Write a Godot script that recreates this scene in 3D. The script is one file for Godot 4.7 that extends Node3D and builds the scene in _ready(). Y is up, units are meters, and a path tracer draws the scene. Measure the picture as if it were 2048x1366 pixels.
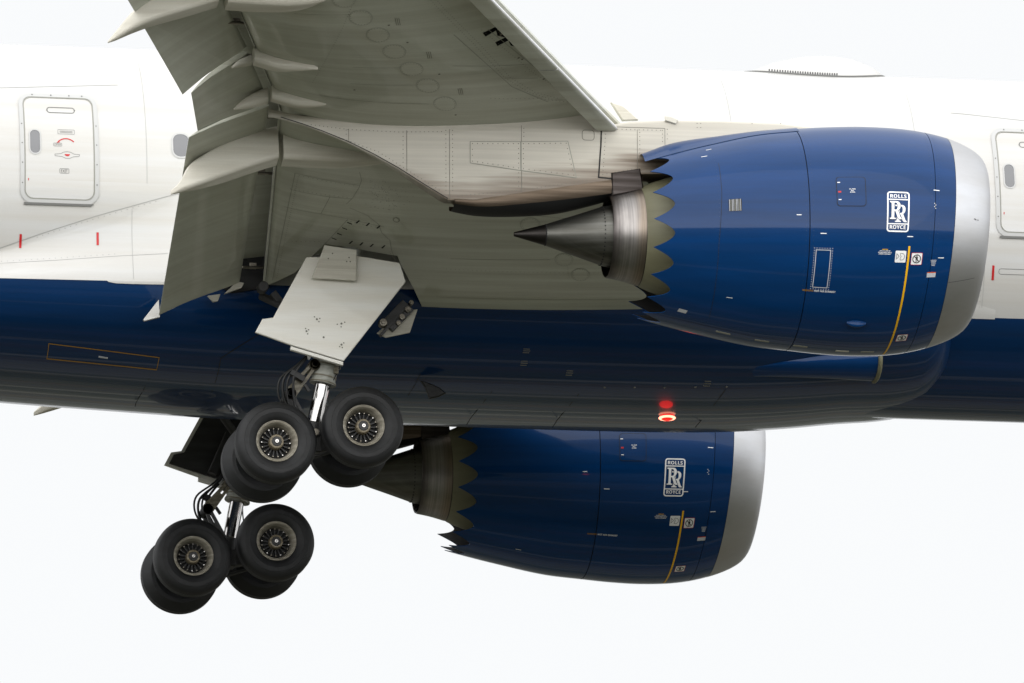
extends Node3D

# ---------------------------------------------------------------- mesh builder
class MB:
	var P := PackedVector3Array()
	var N := PackedVector3Array()
	var U := PackedVector2Array()

	func tri(a: Vector3, b: Vector3, c: Vector3, na: Vector3, nb: Vector3, nc: Vector3, ua := Vector2.ZERO, ub := Vector2.ZERO, uc := Vector2.ZERO) -> void:
		var g := (b - a).cross(c - a)
		if g.length_squared() < 1e-16:
			return
		if g.dot(na + nb + nc) > 0.0:
			P.append_array([a, c, b]); N.append_array([na, nc, nb]); U.append_array([ua, uc, ub])
		else:
			P.append_array([a, b, c]); N.append_array([na, nb, nc]); U.append_array([ua, ub, uc])

	func flat(a: Vector3, b: Vector3, c: Vector3, toward: Vector3) -> void:
		var n := (b - a).cross(c - a).normalized()
		if n.dot(toward) < 0.0:
			n = -n
		tri(a, b, c, n, n, n)

	func quad(a: Vector3, b: Vector3, c: Vector3, d: Vector3, toward: Vector3) -> void:
		flat(a, b, c, toward)
		flat(a, c, d, toward)

	# smooth sheet through rows of points; hint gives the outer side, else away from each row's middle
	func grid(rows: Array, closed := false, hint := Vector3.ZERO, uvs: Array = []) -> void:
		var nr := rows.size()
		var nc: int = rows[0].size()
		var nn := []
		var s := 0.0
		for i in nr:
			var row: PackedVector3Array = rows[i]
			var up: PackedVector3Array = rows[mini(i + 1, nr - 1)]
			var dn: PackedVector3Array = rows[maxi(i - 1, 0)]
			var mid := Vector3.ZERO
			for p in row:
				mid += p
			mid /= nc
			var o := PackedVector3Array()
			for j in nc:
				var jn := (j + 1) % nc if closed else mini(j + 1, nc - 1)
				var jp := (j - 1 + nc) % nc if closed else maxi(j - 1, 0)
				var n := (up[j] - dn[j]).cross(row[jn] - row[jp])
				if n.length_squared() < 1e-14:
					var up2: PackedVector3Array = rows[mini(i + 1, nr - 1)]
					var r2: PackedVector3Array = up2 if i == 0 else dn
					n = (up[j] - dn[j]).cross(r2[jn] - r2[jp])
				n = n.normalized()
				o.append(n)
				s += n.dot(hint) if hint != Vector3.ZERO else n.dot((row[j] - mid).normalized())
			nn.append(o)
		var k := 1.0 if s >= 0.0 else -1.0
		for i in nr - 1:
			for j in (nc if closed else nc - 1):
				var j2 := (j + 1) % nc
				var a: Vector3 = rows[i][j]; var b: Vector3 = rows[i][j2]; var c: Vector3 = rows[i + 1][j2]; var d: Vector3 = rows[i + 1][j]
				var na: Vector3 = nn[i][j] * k; var nb: Vector3 = nn[i][j2] * k; var nc2: Vector3 = nn[i + 1][j2] * k; var nd: Vector3 = nn[i + 1][j] * k
				var ua := Vector2(float(i) / (nr - 1), float(j) / nc); var ub := Vector2(float(i) / (nr - 1), float(j + 1) / nc)
				var uc := Vector2(float(i + 1) / (nr - 1), float(j + 1) / nc); var ud := Vector2(float(i + 1) / (nr - 1), float(j) / nc)
				tri(a, b, c, na, nb, nc2, ua, ub, uc)
				tri(a, c, d, na, nc2, nd, ua, uc, ud)

	func cap(row: PackedVector3Array, toward: Vector3) -> void:
		var mid := Vector3.ZERO
		for p in row:
			mid += p
		mid /= row.size()
		for j in row.size():
			flat(mid, row[j], row[(j + 1) % row.size()], toward)

	# extruded outline in x and y between two z planes, near edge bevelled
	func plate(poly: PackedVector2Array, za: float, zb: float, bevel := 0.008) -> void:
		var n := poly.size()
		var ccw := not Geometry2D.is_polygon_clockwise(poly)
		var inner := PackedVector2Array()
		for i in n:
			var p := poly[i]
			var e0 := (p - poly[(i - 1 + n) % n]).normalized()
			var e1 := (poly[(i + 1) % n] - p).normalized()
			var m0 := Vector2(-e0.y, e0.x); var m1 := Vector2(-e1.y, e1.x)
			var m := (m0 + m1).normalized()
			m *= bevel / maxf(0.4, m.dot(m0))
			inner.append(p + (m if ccw else -m))
		var s := signf(zb - za)
		var zm := zb - s * bevel
		var t := Geometry2D.triangulate_polygon(inner)
		for i in range(0, t.size(), 3):
			var a := inner[t[i]]; var b := inner[t[i + 1]]; var c := inner[t[i + 2]]
			var nz := Vector3(0, 0, s)
			tri(Vector3(a.x, a.y, zb), Vector3(b.x, b.y, zb), Vector3(c.x, c.y, zb), nz, nz, nz, a, b, c)
		t = Geometry2D.triangulate_polygon(poly)
		for i in range(0, t.size(), 3):
			var a := poly[t[i]]; var b := poly[t[i + 1]]; var c := poly[t[i + 2]]
			var nz := Vector3(0, 0, -s)
			tri(Vector3(a.x, a.y, za), Vector3(b.x, b.y, za), Vector3(c.x, c.y, za), nz, nz, nz, a, b, c)
		for i in n:
			var j := (i + 1) % n
			var e := poly[j] - poly[i]
			var o := Vector2(e.y, -e.x) if ccw else Vector2(-e.y, e.x)
			var o3 := Vector3(o.x, o.y, 0)
			quad(Vector3(poly[i].x, poly[i].y, za), Vector3(poly[j].x, poly[j].y, za), Vector3(poly[j].x, poly[j].y, zm), Vector3(poly[i].x, poly[i].y, zm), o3)
			quad(Vector3(poly[i].x, poly[i].y, zm), Vector3(poly[j].x, poly[j].y, zm), Vector3(inner[j].x, inner[j].y, zb), Vector3(inner[i].x, inner[i].y, zb), o3.normalized() + Vector3(0, 0, s))

	func lathe(o: Vector3, axis: Vector3, prof: Array, n := 32) -> void:
		var a := axis.normalized()
		var u := a.cross(Vector3.UP if absf(a.y) < 0.9 else Vector3.RIGHT).normalized()
		var w := a.cross(u)
		# rows split where the profile turns sharply, so that edges stay crisp
		var run := []
		for i in prof.size():
			var row := PackedVector3Array()
			for j in n:
				var f := TAU * j / n
				row.append(o + a * float(prof[i][0]) + (u * cos(f) + w * sin(f)) * float(prof[i][1]))
			run.append(row)
			if i > 0 and i < prof.size() - 1:
				var d0 := Vector2(prof[i][0] - prof[i - 1][0], prof[i][1] - prof[i - 1][1]).normalized()
				var d1 := Vector2(prof[i + 1][0] - prof[i][0], prof[i + 1][1] - prof[i][1]).normalized()
				if d0.dot(d1) < 0.8:
					lathe_run(run, o, a)
					run = [row]
		lathe_run(run, o, a)

	func lathe_run(run: Array, o: Vector3, a: Vector3) -> void:
		if run.size() < 2:
			return
		# outer side: to the right of the direction in which the profile runs, seen with the axis to the right
		var r0: Vector3 = run[0][0]; var r1: Vector3 = run[-1][0]
		var d := r1 - r0
		var rad := (r0 - o) - a * (r0 - o).dot(a) + ((r1 - o) - a * (r1 - o).dot(a))
		rad = rad.normalized()
		var h := rad * d.dot(a) - a * d.dot(rad)
		var n: int = run[0].size()
		var nr := run.size()
		for i in nr - 1:
			for j in n:
				var j2 := (j + 1) % n
				var ps := [run[i][j], run[i][j2], run[i + 1][j2], run[i + 1][j]]
				var ns := []
				for q in 4:
					var ii: int = i + (1 if q > 1 else 0)
					var p: Vector3 = ps[q]
					var lo: Vector3 = run[maxi(ii - 1, 0)][j if q == 0 or q == 3 else j2]
					var hi: Vector3 = run[mini(ii + 1, nr - 1)][j if q == 0 or q == 3 else j2]
					var t := hi - lo
					var rr := (p - o) - a * (p - o).dot(a)
					if rr.length() < 1e-6:
						rr = ((lo + hi) * 0.5 - o); rr -= a * rr.dot(a)
					rr = rr.normalized()
					ns.append((rr * t.dot(a) - a * t.dot(rr)).normalized())
				tri(ps[0], ps[1], ps[2], ns[0], ns[1], ns[2])
				tri(ps[0], ps[2], ps[3], ns[0], ns[2], ns[3])
		if h == Vector3.ZERO:
			pass

	func tube(path: PackedVector3Array, r: float, n := 10) -> void:
		var rows := []
		var up := Vector3.UP
		for i in path.size():
			var d := (path[mini(i + 1, path.size() - 1)] - path[maxi(i - 1, 0)]).normalized()
			if absf(d.dot(up)) > 0.95:
				up = Vector3.RIGHT
			var u := d.cross(up).normalized()
			up = u.cross(d)
			var row := PackedVector3Array()
			for j in n:
				row.append(path[i] + (u * cos(TAU * j / n) + up * sin(TAU * j / n)) * r)
			rows.append(row)
		grid(rows, true)
		cap(rows[0], path[0] - path[1])
		cap(rows[-1], path[-1] - path[-2])

	func rod(a: Vector3, b: Vector3, ra: float, rb := -1.0, n := 20) -> void:
		if rb < 0.0:
			rb = ra
		var l := (b - a).length()
		var bv := minf(ra, rb) * 0.12
		lathe(a, b - a, [[0.0, 0.0], [0.0, ra - bv], [bv, ra], [l - bv, rb], [l, rb - bv], [l, 0.0]], n)

	func box(c: Vector3, s: Vector3, b := Basis.IDENTITY) -> void:
		var h := s * 0.5
		var v := minf(minf(h.x, h.y), h.z) * 0.15
		for ax in 3:
			for sg in [-1.0, 1.0]:
				var n := Vector3.ZERO; n[ax] = sg
				var i1 := (ax + 1) % 3; var i2 := (ax + 2) % 3
				var q := []
				for k in [[-1, -1], [1, -1], [1, 1], [-1, 1]]:
					var p := Vector3.ZERO
					p[ax] = sg * h[ax]; p[i1] = k[0] * (h[i1] - v); p[i2] = k[1] * (h[i2] - v)
					q.append(c + b * p)
				quad(q[0], q[1], q[2], q[3], b * n)
				for k in [[i1, i2], [i2, i1]]:
					for s2 in [-1.0, 1.0]:
						if ax > k[0]:
							continue
						var p0 := Vector3.ZERO; var p1 := Vector3.ZERO
						p0[ax] = sg * h[ax]; p0[k[0]] = s2 * (h[k[0]] - v)
						p1[ax] = sg * (h[ax] - v); p1[k[0]] = s2 * h[k[0]]
						var e := Vector3.ZERO; e[k[1]] = h[k[1]] - v
						quad(c + b * (p0 - e), c + b * (p0 + e), c + b * (p1 + e), c + b * (p1 - e), b * (p0 + p1))

	# ---- things laid on a surface: f takes (a, b, height) to a point
	static func nrm(f: Callable, p: Vector2) -> Vector3:
		return (f.call(p, 0.02) - f.call(p, 0.0)).normalized()

	func put(f: Callable, a: Vector2, b: Vector2, c: Vector2, h: float, most: float, deep := 0) -> void:
		var la := (b - c).length(); var lb := (c - a).length(); var lc := (a - b).length()
		if deep < 9 and maxf(la, maxf(lb, lc)) > most:
			if la >= lb and la >= lc:
				var m := (b + c) * 0.5
				put(f, a, b, m, h, most, deep + 1); put(f, a, m, c, h, most, deep + 1)
			elif lb >= lc:
				var m := (c + a) * 0.5
				put(f, b, c, m, h, most, deep + 1); put(f, b, m, a, h, most, deep + 1)
			else:
				var m := (a + b) * 0.5
				put(f, c, a, m, h, most, deep + 1); put(f, c, m, b, h, most, deep + 1)
			return
		tri(f.call(a, h), f.call(b, h), f.call(c, h), nrm(f, a), nrm(f, b), nrm(f, c), a, b, c)

	func patch(f: Callable, poly: PackedVector2Array, h: float, most := 0.12, skirt := true) -> void:
		var t := Geometry2D.triangulate_polygon(poly)
		for i in range(0, t.size(), 3):
			put(f, poly[t[i]], poly[t[i + 1]], poly[t[i + 2]], h, most)
		if skirt:
			var mid := Vector2.ZERO
			for p in poly:
				mid += p / poly.size()
			for i in poly.size():
				var a := poly[i]; var b := poly[(i + 1) % poly.size()]
				var o: Vector3 = f.call((a + b) * 0.5, h) - f.call(mid, h)
				quad(f.call(a, h), f.call(b, h), f.call(b, 0.0), f.call(a, 0.0), o)

	func stroke(f: Callable, pts: PackedVector2Array, w: float, h: float, closed := false, step := 0.1) -> void:
		var q := PackedVector2Array()
		var n := pts.size()
		for i in (n if closed else n - 1):
			var a := pts[i]; var b := pts[(i + 1) % n]
			var k := maxi(1, ceili((b - a).length() / step))
			for j in k:
				q.append(a.lerp(b, float(j) / k))
		if not closed:
			q.append(pts[n - 1])
		var m := q.size()
		var L := PackedVector2Array(); var R := PackedVector2Array()
		for i in m:
			var p := q[i]
			var d0 := (p - q[(i - 1 + m) % m]) if closed or i > 0 else (q[1] - p)
			var d1 := (q[(i + 1) % m] - p) if closed or i < m - 1 else d0
			d0 = d0.normalized(); d1 = d1.normalized()
			var n0 := Vector2(-d0.y, d0.x); var n1 := Vector2(-d1.y, d1.x)
			var mm := (n0 + n1).normalized()
			mm *= 0.5 * w / maxf(0.4, mm.dot(n0))
			L.append(p + mm); R.append(p - mm)
		for i in (m if closed else m - 1):
			var j := (i + 1) % m
			put(f, L[i], R[i], R[j], h, 9.0)
			put(f, L[i], R[j], L[j], h, 9.0)

	func dots(f: Callable, pts: PackedVector2Array, r: float, h := 0.004, n := 6) -> void:
		for p in pts:
			for i in n:
				put(f, p, p + Vector2.from_angle(TAU * i / n) * r, p + Vector2.from_angle(TAU * (i + 1) / n) * r, h, 9.0)

	func letters(f: Callable, t: PackedVector2Array, box: Rect2, h: float, most := 0.06) -> void:
		for i in range(0, t.size(), 3):
			put(f, box.position + t[i] * box.size, box.position + t[i + 1] * box.size, box.position + t[i + 2] * box.size, h, most)


# ---------------------------------------------------------------- helpers
var mirrored := false
var plane: Node3D
var M := {}
var rng := RandomNumberGenerator.new()

func part(called: String, m: MB, mat: Material, parent: Node, label := "", kind := "") -> MeshInstance3D:
	var v := m.P; var n := m.N; var u := m.U
	if mirrored:
		for i in v.size():
			v[i].z = -v[i].z
			n[i].z = -n[i].z
		for i in range(0, v.size(), 3):
			var t := v[i + 1]; v[i + 1] = v[i + 2]; v[i + 2] = t
			t = n[i + 1]; n[i + 1] = n[i + 2]; n[i + 2] = t
			var tu := u[i + 1]; u[i + 1] = u[i + 2]; u[i + 2] = tu
	var a := []
	a.resize(Mesh.ARRAY_MAX)
	a[Mesh.ARRAY_VERTEX] = v
	a[Mesh.ARRAY_NORMAL] = n
	a[Mesh.ARRAY_TEX_UV] = u
	var am := ArrayMesh.new()
	am.add_surface_from_arrays(Mesh.PRIMITIVE_TRIANGLES, a)
	var o := MeshInstance3D.new()
	o.mesh = am
	o.material_override = mat
	o.name = numbered(called, parent)
	parent.add_child(o, true)
	if label:
		o.set_meta("label", label)
	if kind:
		o.set_meta("kind", kind)
	return o

func numbered(called: String, parent: Node) -> String:
	if not parent.has_node(NodePath(called)):
		return called
	var i := 1
	while parent.has_node(NodePath("%s_%03d" % [called, i])):
		i += 1
	return "%s_%03d" % [called, i]

func tab(x: float, t: Array) -> float:
	if x <= t[0][0]:
		return t[0][1]
	for i in t.size() - 1:
		if x <= t[i + 1][0]:
			return lerpf(t[i][1], t[i + 1][1], (x - t[i][0]) / (t[i + 1][0] - t[i][0]))
	return t[-1][1]

# the same table read as a smooth curve
func tabs(x: float, t: Array) -> float:
	if x <= t[0][0]:
		return t[0][1]
	for i in t.size() - 1:
		if x <= t[i + 1][0]:
			var x0: float = t[i][0]; var x1: float = t[i + 1][0]
			var y0: float = t[i][1]; var y1: float = t[i + 1][1]
			var s := (y1 - y0) / (x1 - x0)
			var m0 := s; var m1 := s
			if i > 0:
				m0 = (s + (y0 - t[i - 1][1]) / (x0 - t[i - 1][0])) * 0.5
			if i < t.size() - 2:
				m1 = (s + (t[i + 2][1] - y1) / (t[i + 2][0] - x1)) * 0.5
			var l := x1 - x0
			var q := (x - x0) / l
			return y0 * (1 + 2 * q) * (1 - q) * (1 - q) + m0 * l * q * (1 - q) * (1 - q) + y1 * q * q * (3 - 2 * q) + m1 * l * q * q * (q - 1)
	return t[-1][1]

func rrect(x0: float, y0: float, x1: float, y1: float, r: float, n := 5) -> PackedVector2Array:
	var o := PackedVector2Array()
	var c := [Vector2(x1 - r, y1 - r), Vector2(x0 + r, y1 - r), Vector2(x0 + r, y0 + r), Vector2(x1 - r, y0 + r)]
	for k in 4:
		for i in n + 1:
			o.append(c[k] + Vector2.from_angle(PI / 2 * (k + float(i) / n)) * r)
	return o

func oval(c: Vector2, a: float, b: float, turn := 0.0, n := 24) -> PackedVector2Array:
	var o := PackedVector2Array()
	for i in n:
		o.append(c + Vector2(cos(TAU * i / n) * a, sin(TAU * i / n) * b).rotated(turn))
	return o

func along(pts: PackedVector2Array, step: float, closed := false) -> PackedVector2Array:
	var o := PackedVector2Array()
	for i in (pts.size() if closed else pts.size() - 1):
		var a := pts[i]; var b := pts[(i + 1) % pts.size()]
		var k := maxi(1, roundi((b - a).length() / step))
		for j in k:
			o.append(a.lerp(b, float(j) / k))
	return o

func V(a: Array) -> PackedVector2Array:
	var o := PackedVector2Array()
	for i in range(0, a.size(), 2):
		o.append(Vector2(a[i], a[i + 1]))
	return o

# triangles of a line of lettering, in a box of one by one
var faces := {}
func letter_shape(t: String, face: String, weight: int) -> PackedVector2Array:
	var key := t + face + str(weight)
	if faces.has(key):
		return faces[key]
	var f := SystemFont.new()
	f.font_names = [face]
	f.font_weight = weight
	var tm := TextMesh.new()
	tm.font = f
	tm.font_size = 64
	tm.text = t
	tm.depth = 0.0
	tm.curve_step = 1.0
	var a := tm.get_mesh_arrays()
	var v: PackedVector3Array = a[Mesh.ARRAY_VERTEX]
	var ix = a[Mesh.ARRAY_INDEX]
	var o := PackedVector2Array()
	if ix == null or ix.size() == 0:
		for p in v:
			o.append(Vector2(p.x, p.y))
	else:
		for i in ix:
			o.append(Vector2(v[i].x, v[i].y))
	var lo := Vector2(1e9, 1e9); var hi := -lo
	for p in o:
		lo = lo.min(p); hi = hi.max(p)
	for i in o.size():
		o[i] = (o[i] - lo) / (hi - lo)
	faces[key] = o
	return o

# ---------------------------------------------------------------- surfaces of the aircraft (x forward, y up, z starboard)
func xle(z: float) -> float: return 0.03 - 0.66 * (z - 9.75)
func xte(z: float) -> float: return tab(z, [[2.0, -4.70], [3.2, -4.82], [9.6, -5.50], [13.5, -6.76], [18.0, -8.2]])
func wing_line(z: float, t: float) -> float:
	return lerpf(tab(z, [[2.0, -1.98], [3.1, -1.72], [10.05, -0.18], [18.0, 1.75]]), tab(z, [[2.0, -2.05], [3.2, -1.77], [9.6, -0.22], [13.5, 0.45], [18.0, 1.5]]), t)
func W(x: float, z: float) -> float:
	var t := clampf((xle(z) - x) / (xle(z) - xte(z)), 0.0, 1.0)
	var q := pow(t, 1.25)
	return wing_line(z, t) - tab(z, [[3.0, 0.26], [10.0, 0.38], [18.0, 0.3]]) * pow(maxf(0.0, 4 * q * (1 - q)), 0.6)
func WU(x: float, z: float) -> float:
	var t := (xle(z) - x) / (xle(z) - xte(z))
	return wing_line(z, t) + tab(z, [[2.0, 1.3], [10.0, 0.9], [18.0, 0.55]]) * tabs(t, [[0.0, 0.0], [0.02, 0.17], [0.1, 0.5], [0.3, 0.8], [0.5, 0.85], [0.8, 0.62], [1.0, 0.4], [1.15, 0.26]])
func wing_at(p: Vector2, h: float) -> Vector3:
	var e := 0.01
	var n := Vector3(W(p.x + e, p.y) - W(p.x - e, p.y), -2 * e, W(p.x, p.y + e) - W(p.x, p.y - e)).normalized()
	return Vector3(p.x, W(p.x, p.y), p.y) + n * h

const FA := 2.885
const FB := 2.97
func fus_at(p: Vector2, h: float) -> Vector3:
	var z := FA * sqrt(maxf(0.0, 1 - p.y * p.y / (FB * FB)))
	var n := Vector3(0, p.y / (FB * FB), z / (FA * FA)).normalized()
	return Vector3(p.x, p.y, z) + n * h

const FN := 2.4
const FYC := -1.55
func fk(x: float) -> float: return tabs(x, [[0.0, 1.0], [1.5, 1.0], [3.0, 0.99], [4.0, 0.97], [5.0, 0.925], [5.9, 0.865], [6.69, 0.82], [7.11, 0.765], [7.24, 0.72], [7.45, 0.6], [7.8, 0.4], [8.2, 0.2]])
func fbot(x: float) -> float: return tabs(x, [[-17.0, -2.6], [-13.0, -2.85], [-9.0, -3.045], [-7.0, -3.135], [-5.0, -3.21], [-1.0, -3.222], [1.5, -3.22]])
func fwid(x: float) -> float: return tabs(x, [[-17.0, 2.5], [-13.0, 2.75], [-9.0, 2.98], [-5.0, 3.12], [2.0, 3.16]])
func fair_z(x: float, y: float) -> float:
	var k := fk(x)
	var yy := maxf(0.0, FYC - y) / ((FYC - fbot(x)) * k)
	return fwid(x) * k * pow(maxf(0.0, 1 - pow(yy, FN)), 1 / FN)
func shoulder_top(x: float) -> float: return tabs(x, [[-16.0, -1.55], [-9.26, -1.17], [-8.5, -0.89], [-7.57, -0.57], [-6.34, -0.19], [-2.0, 0.2], [2.0, 0.0], [5.0, -0.9], [8.0, -1.6]])
func shoulder_z(x: float, y: float) -> float:
	var zf := FA * sqrt(1 - y * y / (FB * FB))
	var top := shoulder_top(x)
	if y >= top:
		return zf
	var t := clampf((y + 1.745) / (top + 1.745), 0, 1)
	return maxf(lerpf(fair_z(x, -1.745) + 0.006, zf, t * t * (3 - 2 * t)), zf + 0.012 * (1 - t * t))
func side_at(p: Vector2, h: float) -> Vector3:
	var e := 0.01
	var dx := (shoulder_z(p.x + e, p.y) - shoulder_z(p.x - e, p.y)) / (2 * e)
	var dy := (shoulder_z(p.x, p.y + e) - shoulder_z(p.x, p.y - e)) / (2 * e)
	return Vector3(p.x, p.y, shoulder_z(p.x, p.y)) + Vector3(-dx, -dy, 1).normalized() * h
func fair_at(p: Vector2, h: float) -> Vector3:
	var e := 0.01
	var dx := (fair_z(p.x + e, p.y) - fair_z(p.x - e, p.y)) / (2 * e)
	var dy := (fair_z(p.x, p.y + e) - fair_z(p.x, p.y - e)) / (2 * e)
	return Vector3(p.x, p.y, fair_z(p.x, p.y)) + Vector3(-dx, -dy, 1).normalized() * h

const ENGINE_Z := 9.75
const NAC := [[0.0, 1.22], [0.3, 1.30], [0.638, 1.388], [0.971, 1.47], [1.473, 1.585], [2.309, 1.755], [2.979, 1.825], [3.482, 1.868], [4.154, 1.892], [4.826, 1.858], [5.33, 1.764], [5.667, 1.65], [5.88, 1.54], [6.0, 1.44], [6.05, 1.36]]
func nac_r(x: float) -> float: return tabs(x, NAC)
func nac_y(x: float) -> float: return tab(x, [[0.64, -2.235], [3.0, -2.2], [6.0, -2.17]])
func tilt(x: float) -> float: return clampf((x - 3.2) / 2.2, 0, 1) * 0.075
func ring(x: float, r: float, phi: float, zc := ENGINE_Z) -> Vector3:
	return Vector3(x + tilt(x) * r * sin(phi), nac_y(x) + r * sin(phi), zc + r * cos(phi))
var zc_now := ENGINE_Z
func nac_at(p: Vector2, h: float) -> Vector3:
	var e := 0.01
	var s := (nac_r(p.x + e) - nac_r(p.x - e)) / (2 * e)
	var l := sqrt(1 + s * s)
	var phi := p.y / 1.85
	return ring(p.x - h * s / l, nac_r(p.x) + h / l, phi, zc_now)
func nphi(x: float, y: float) -> float:
	return 1.85 * asin(clampf((y - nac_y(x)) / nac_r(x), -1, 1))

# ---------------------------------------------------------------- materials
func paint(c: Color, rough: float, coat := 0.0, tex: Texture2D = null, sc := Vector3(0.3, 0.3, 0.3)) -> StandardMaterial3D:
	var m := StandardMaterial3D.new()
	m.albedo_color = c
	m.roughness = rough
	if coat > 0:
		m.clearcoat_enabled = true
		m.clearcoat = coat
		m.clearcoat_roughness = 0.04
		m.metallic_specular = 0.2
	if tex:
		m.albedo_texture = tex
		m.uv1_triplanar = true
		m.uv1_scale = sc
	return m

func metal(c: Color, rough: float, tex: Texture2D = null, sc := Vector3.ONE) -> StandardMaterial3D:
	var m := paint(c, rough, 0.0, tex, sc)
	m.metallic = 1.0
	return m

# streaks drawn out along the first axis, between two tones
func streaks(seed_: int, lo: float, fine: float, size := 512, stretch := 6.0) -> ImageTexture:
	var n := FastNoiseLite.new()
	n.seed = seed_; n.frequency = 0.012; n.fractal_octaves = 4
	var n2 := FastNoiseLite.new()
	n2.seed = seed_ + 7; n2.frequency = 0.11; n2.fractal_octaves = 2
	var im := Image.create(size, size, false, Image.FORMAT_RGB8)
	for y in size:
		for x in size:
			# wrapped by blending two shifted copies
			var wx := float(x) / size
			var a := n.get_noise_2d(x / stretch, y) * (1 - wx) + n.get_noise_2d((x - size) / stretch, y) * wx
			var b := n2.get_noise_2d(x / (stretch * 1.5), y)
			var c := n2.get_noise_2d(x * 1.7, y * 1.7 + 900)
			var v := clampf(0.5 + a * 0.9, 0, 1)
			var g := clampf(lerpf(lo, 1.0, v) + fine * b + fine * 0.5 * c, 0, 1)
			im.set_pixel(x, y, Color(g, g * (0.985 + 0.015 * v), g * (0.96 + 0.04 * v)))
	return ImageTexture.create_from_image(im)

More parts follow.
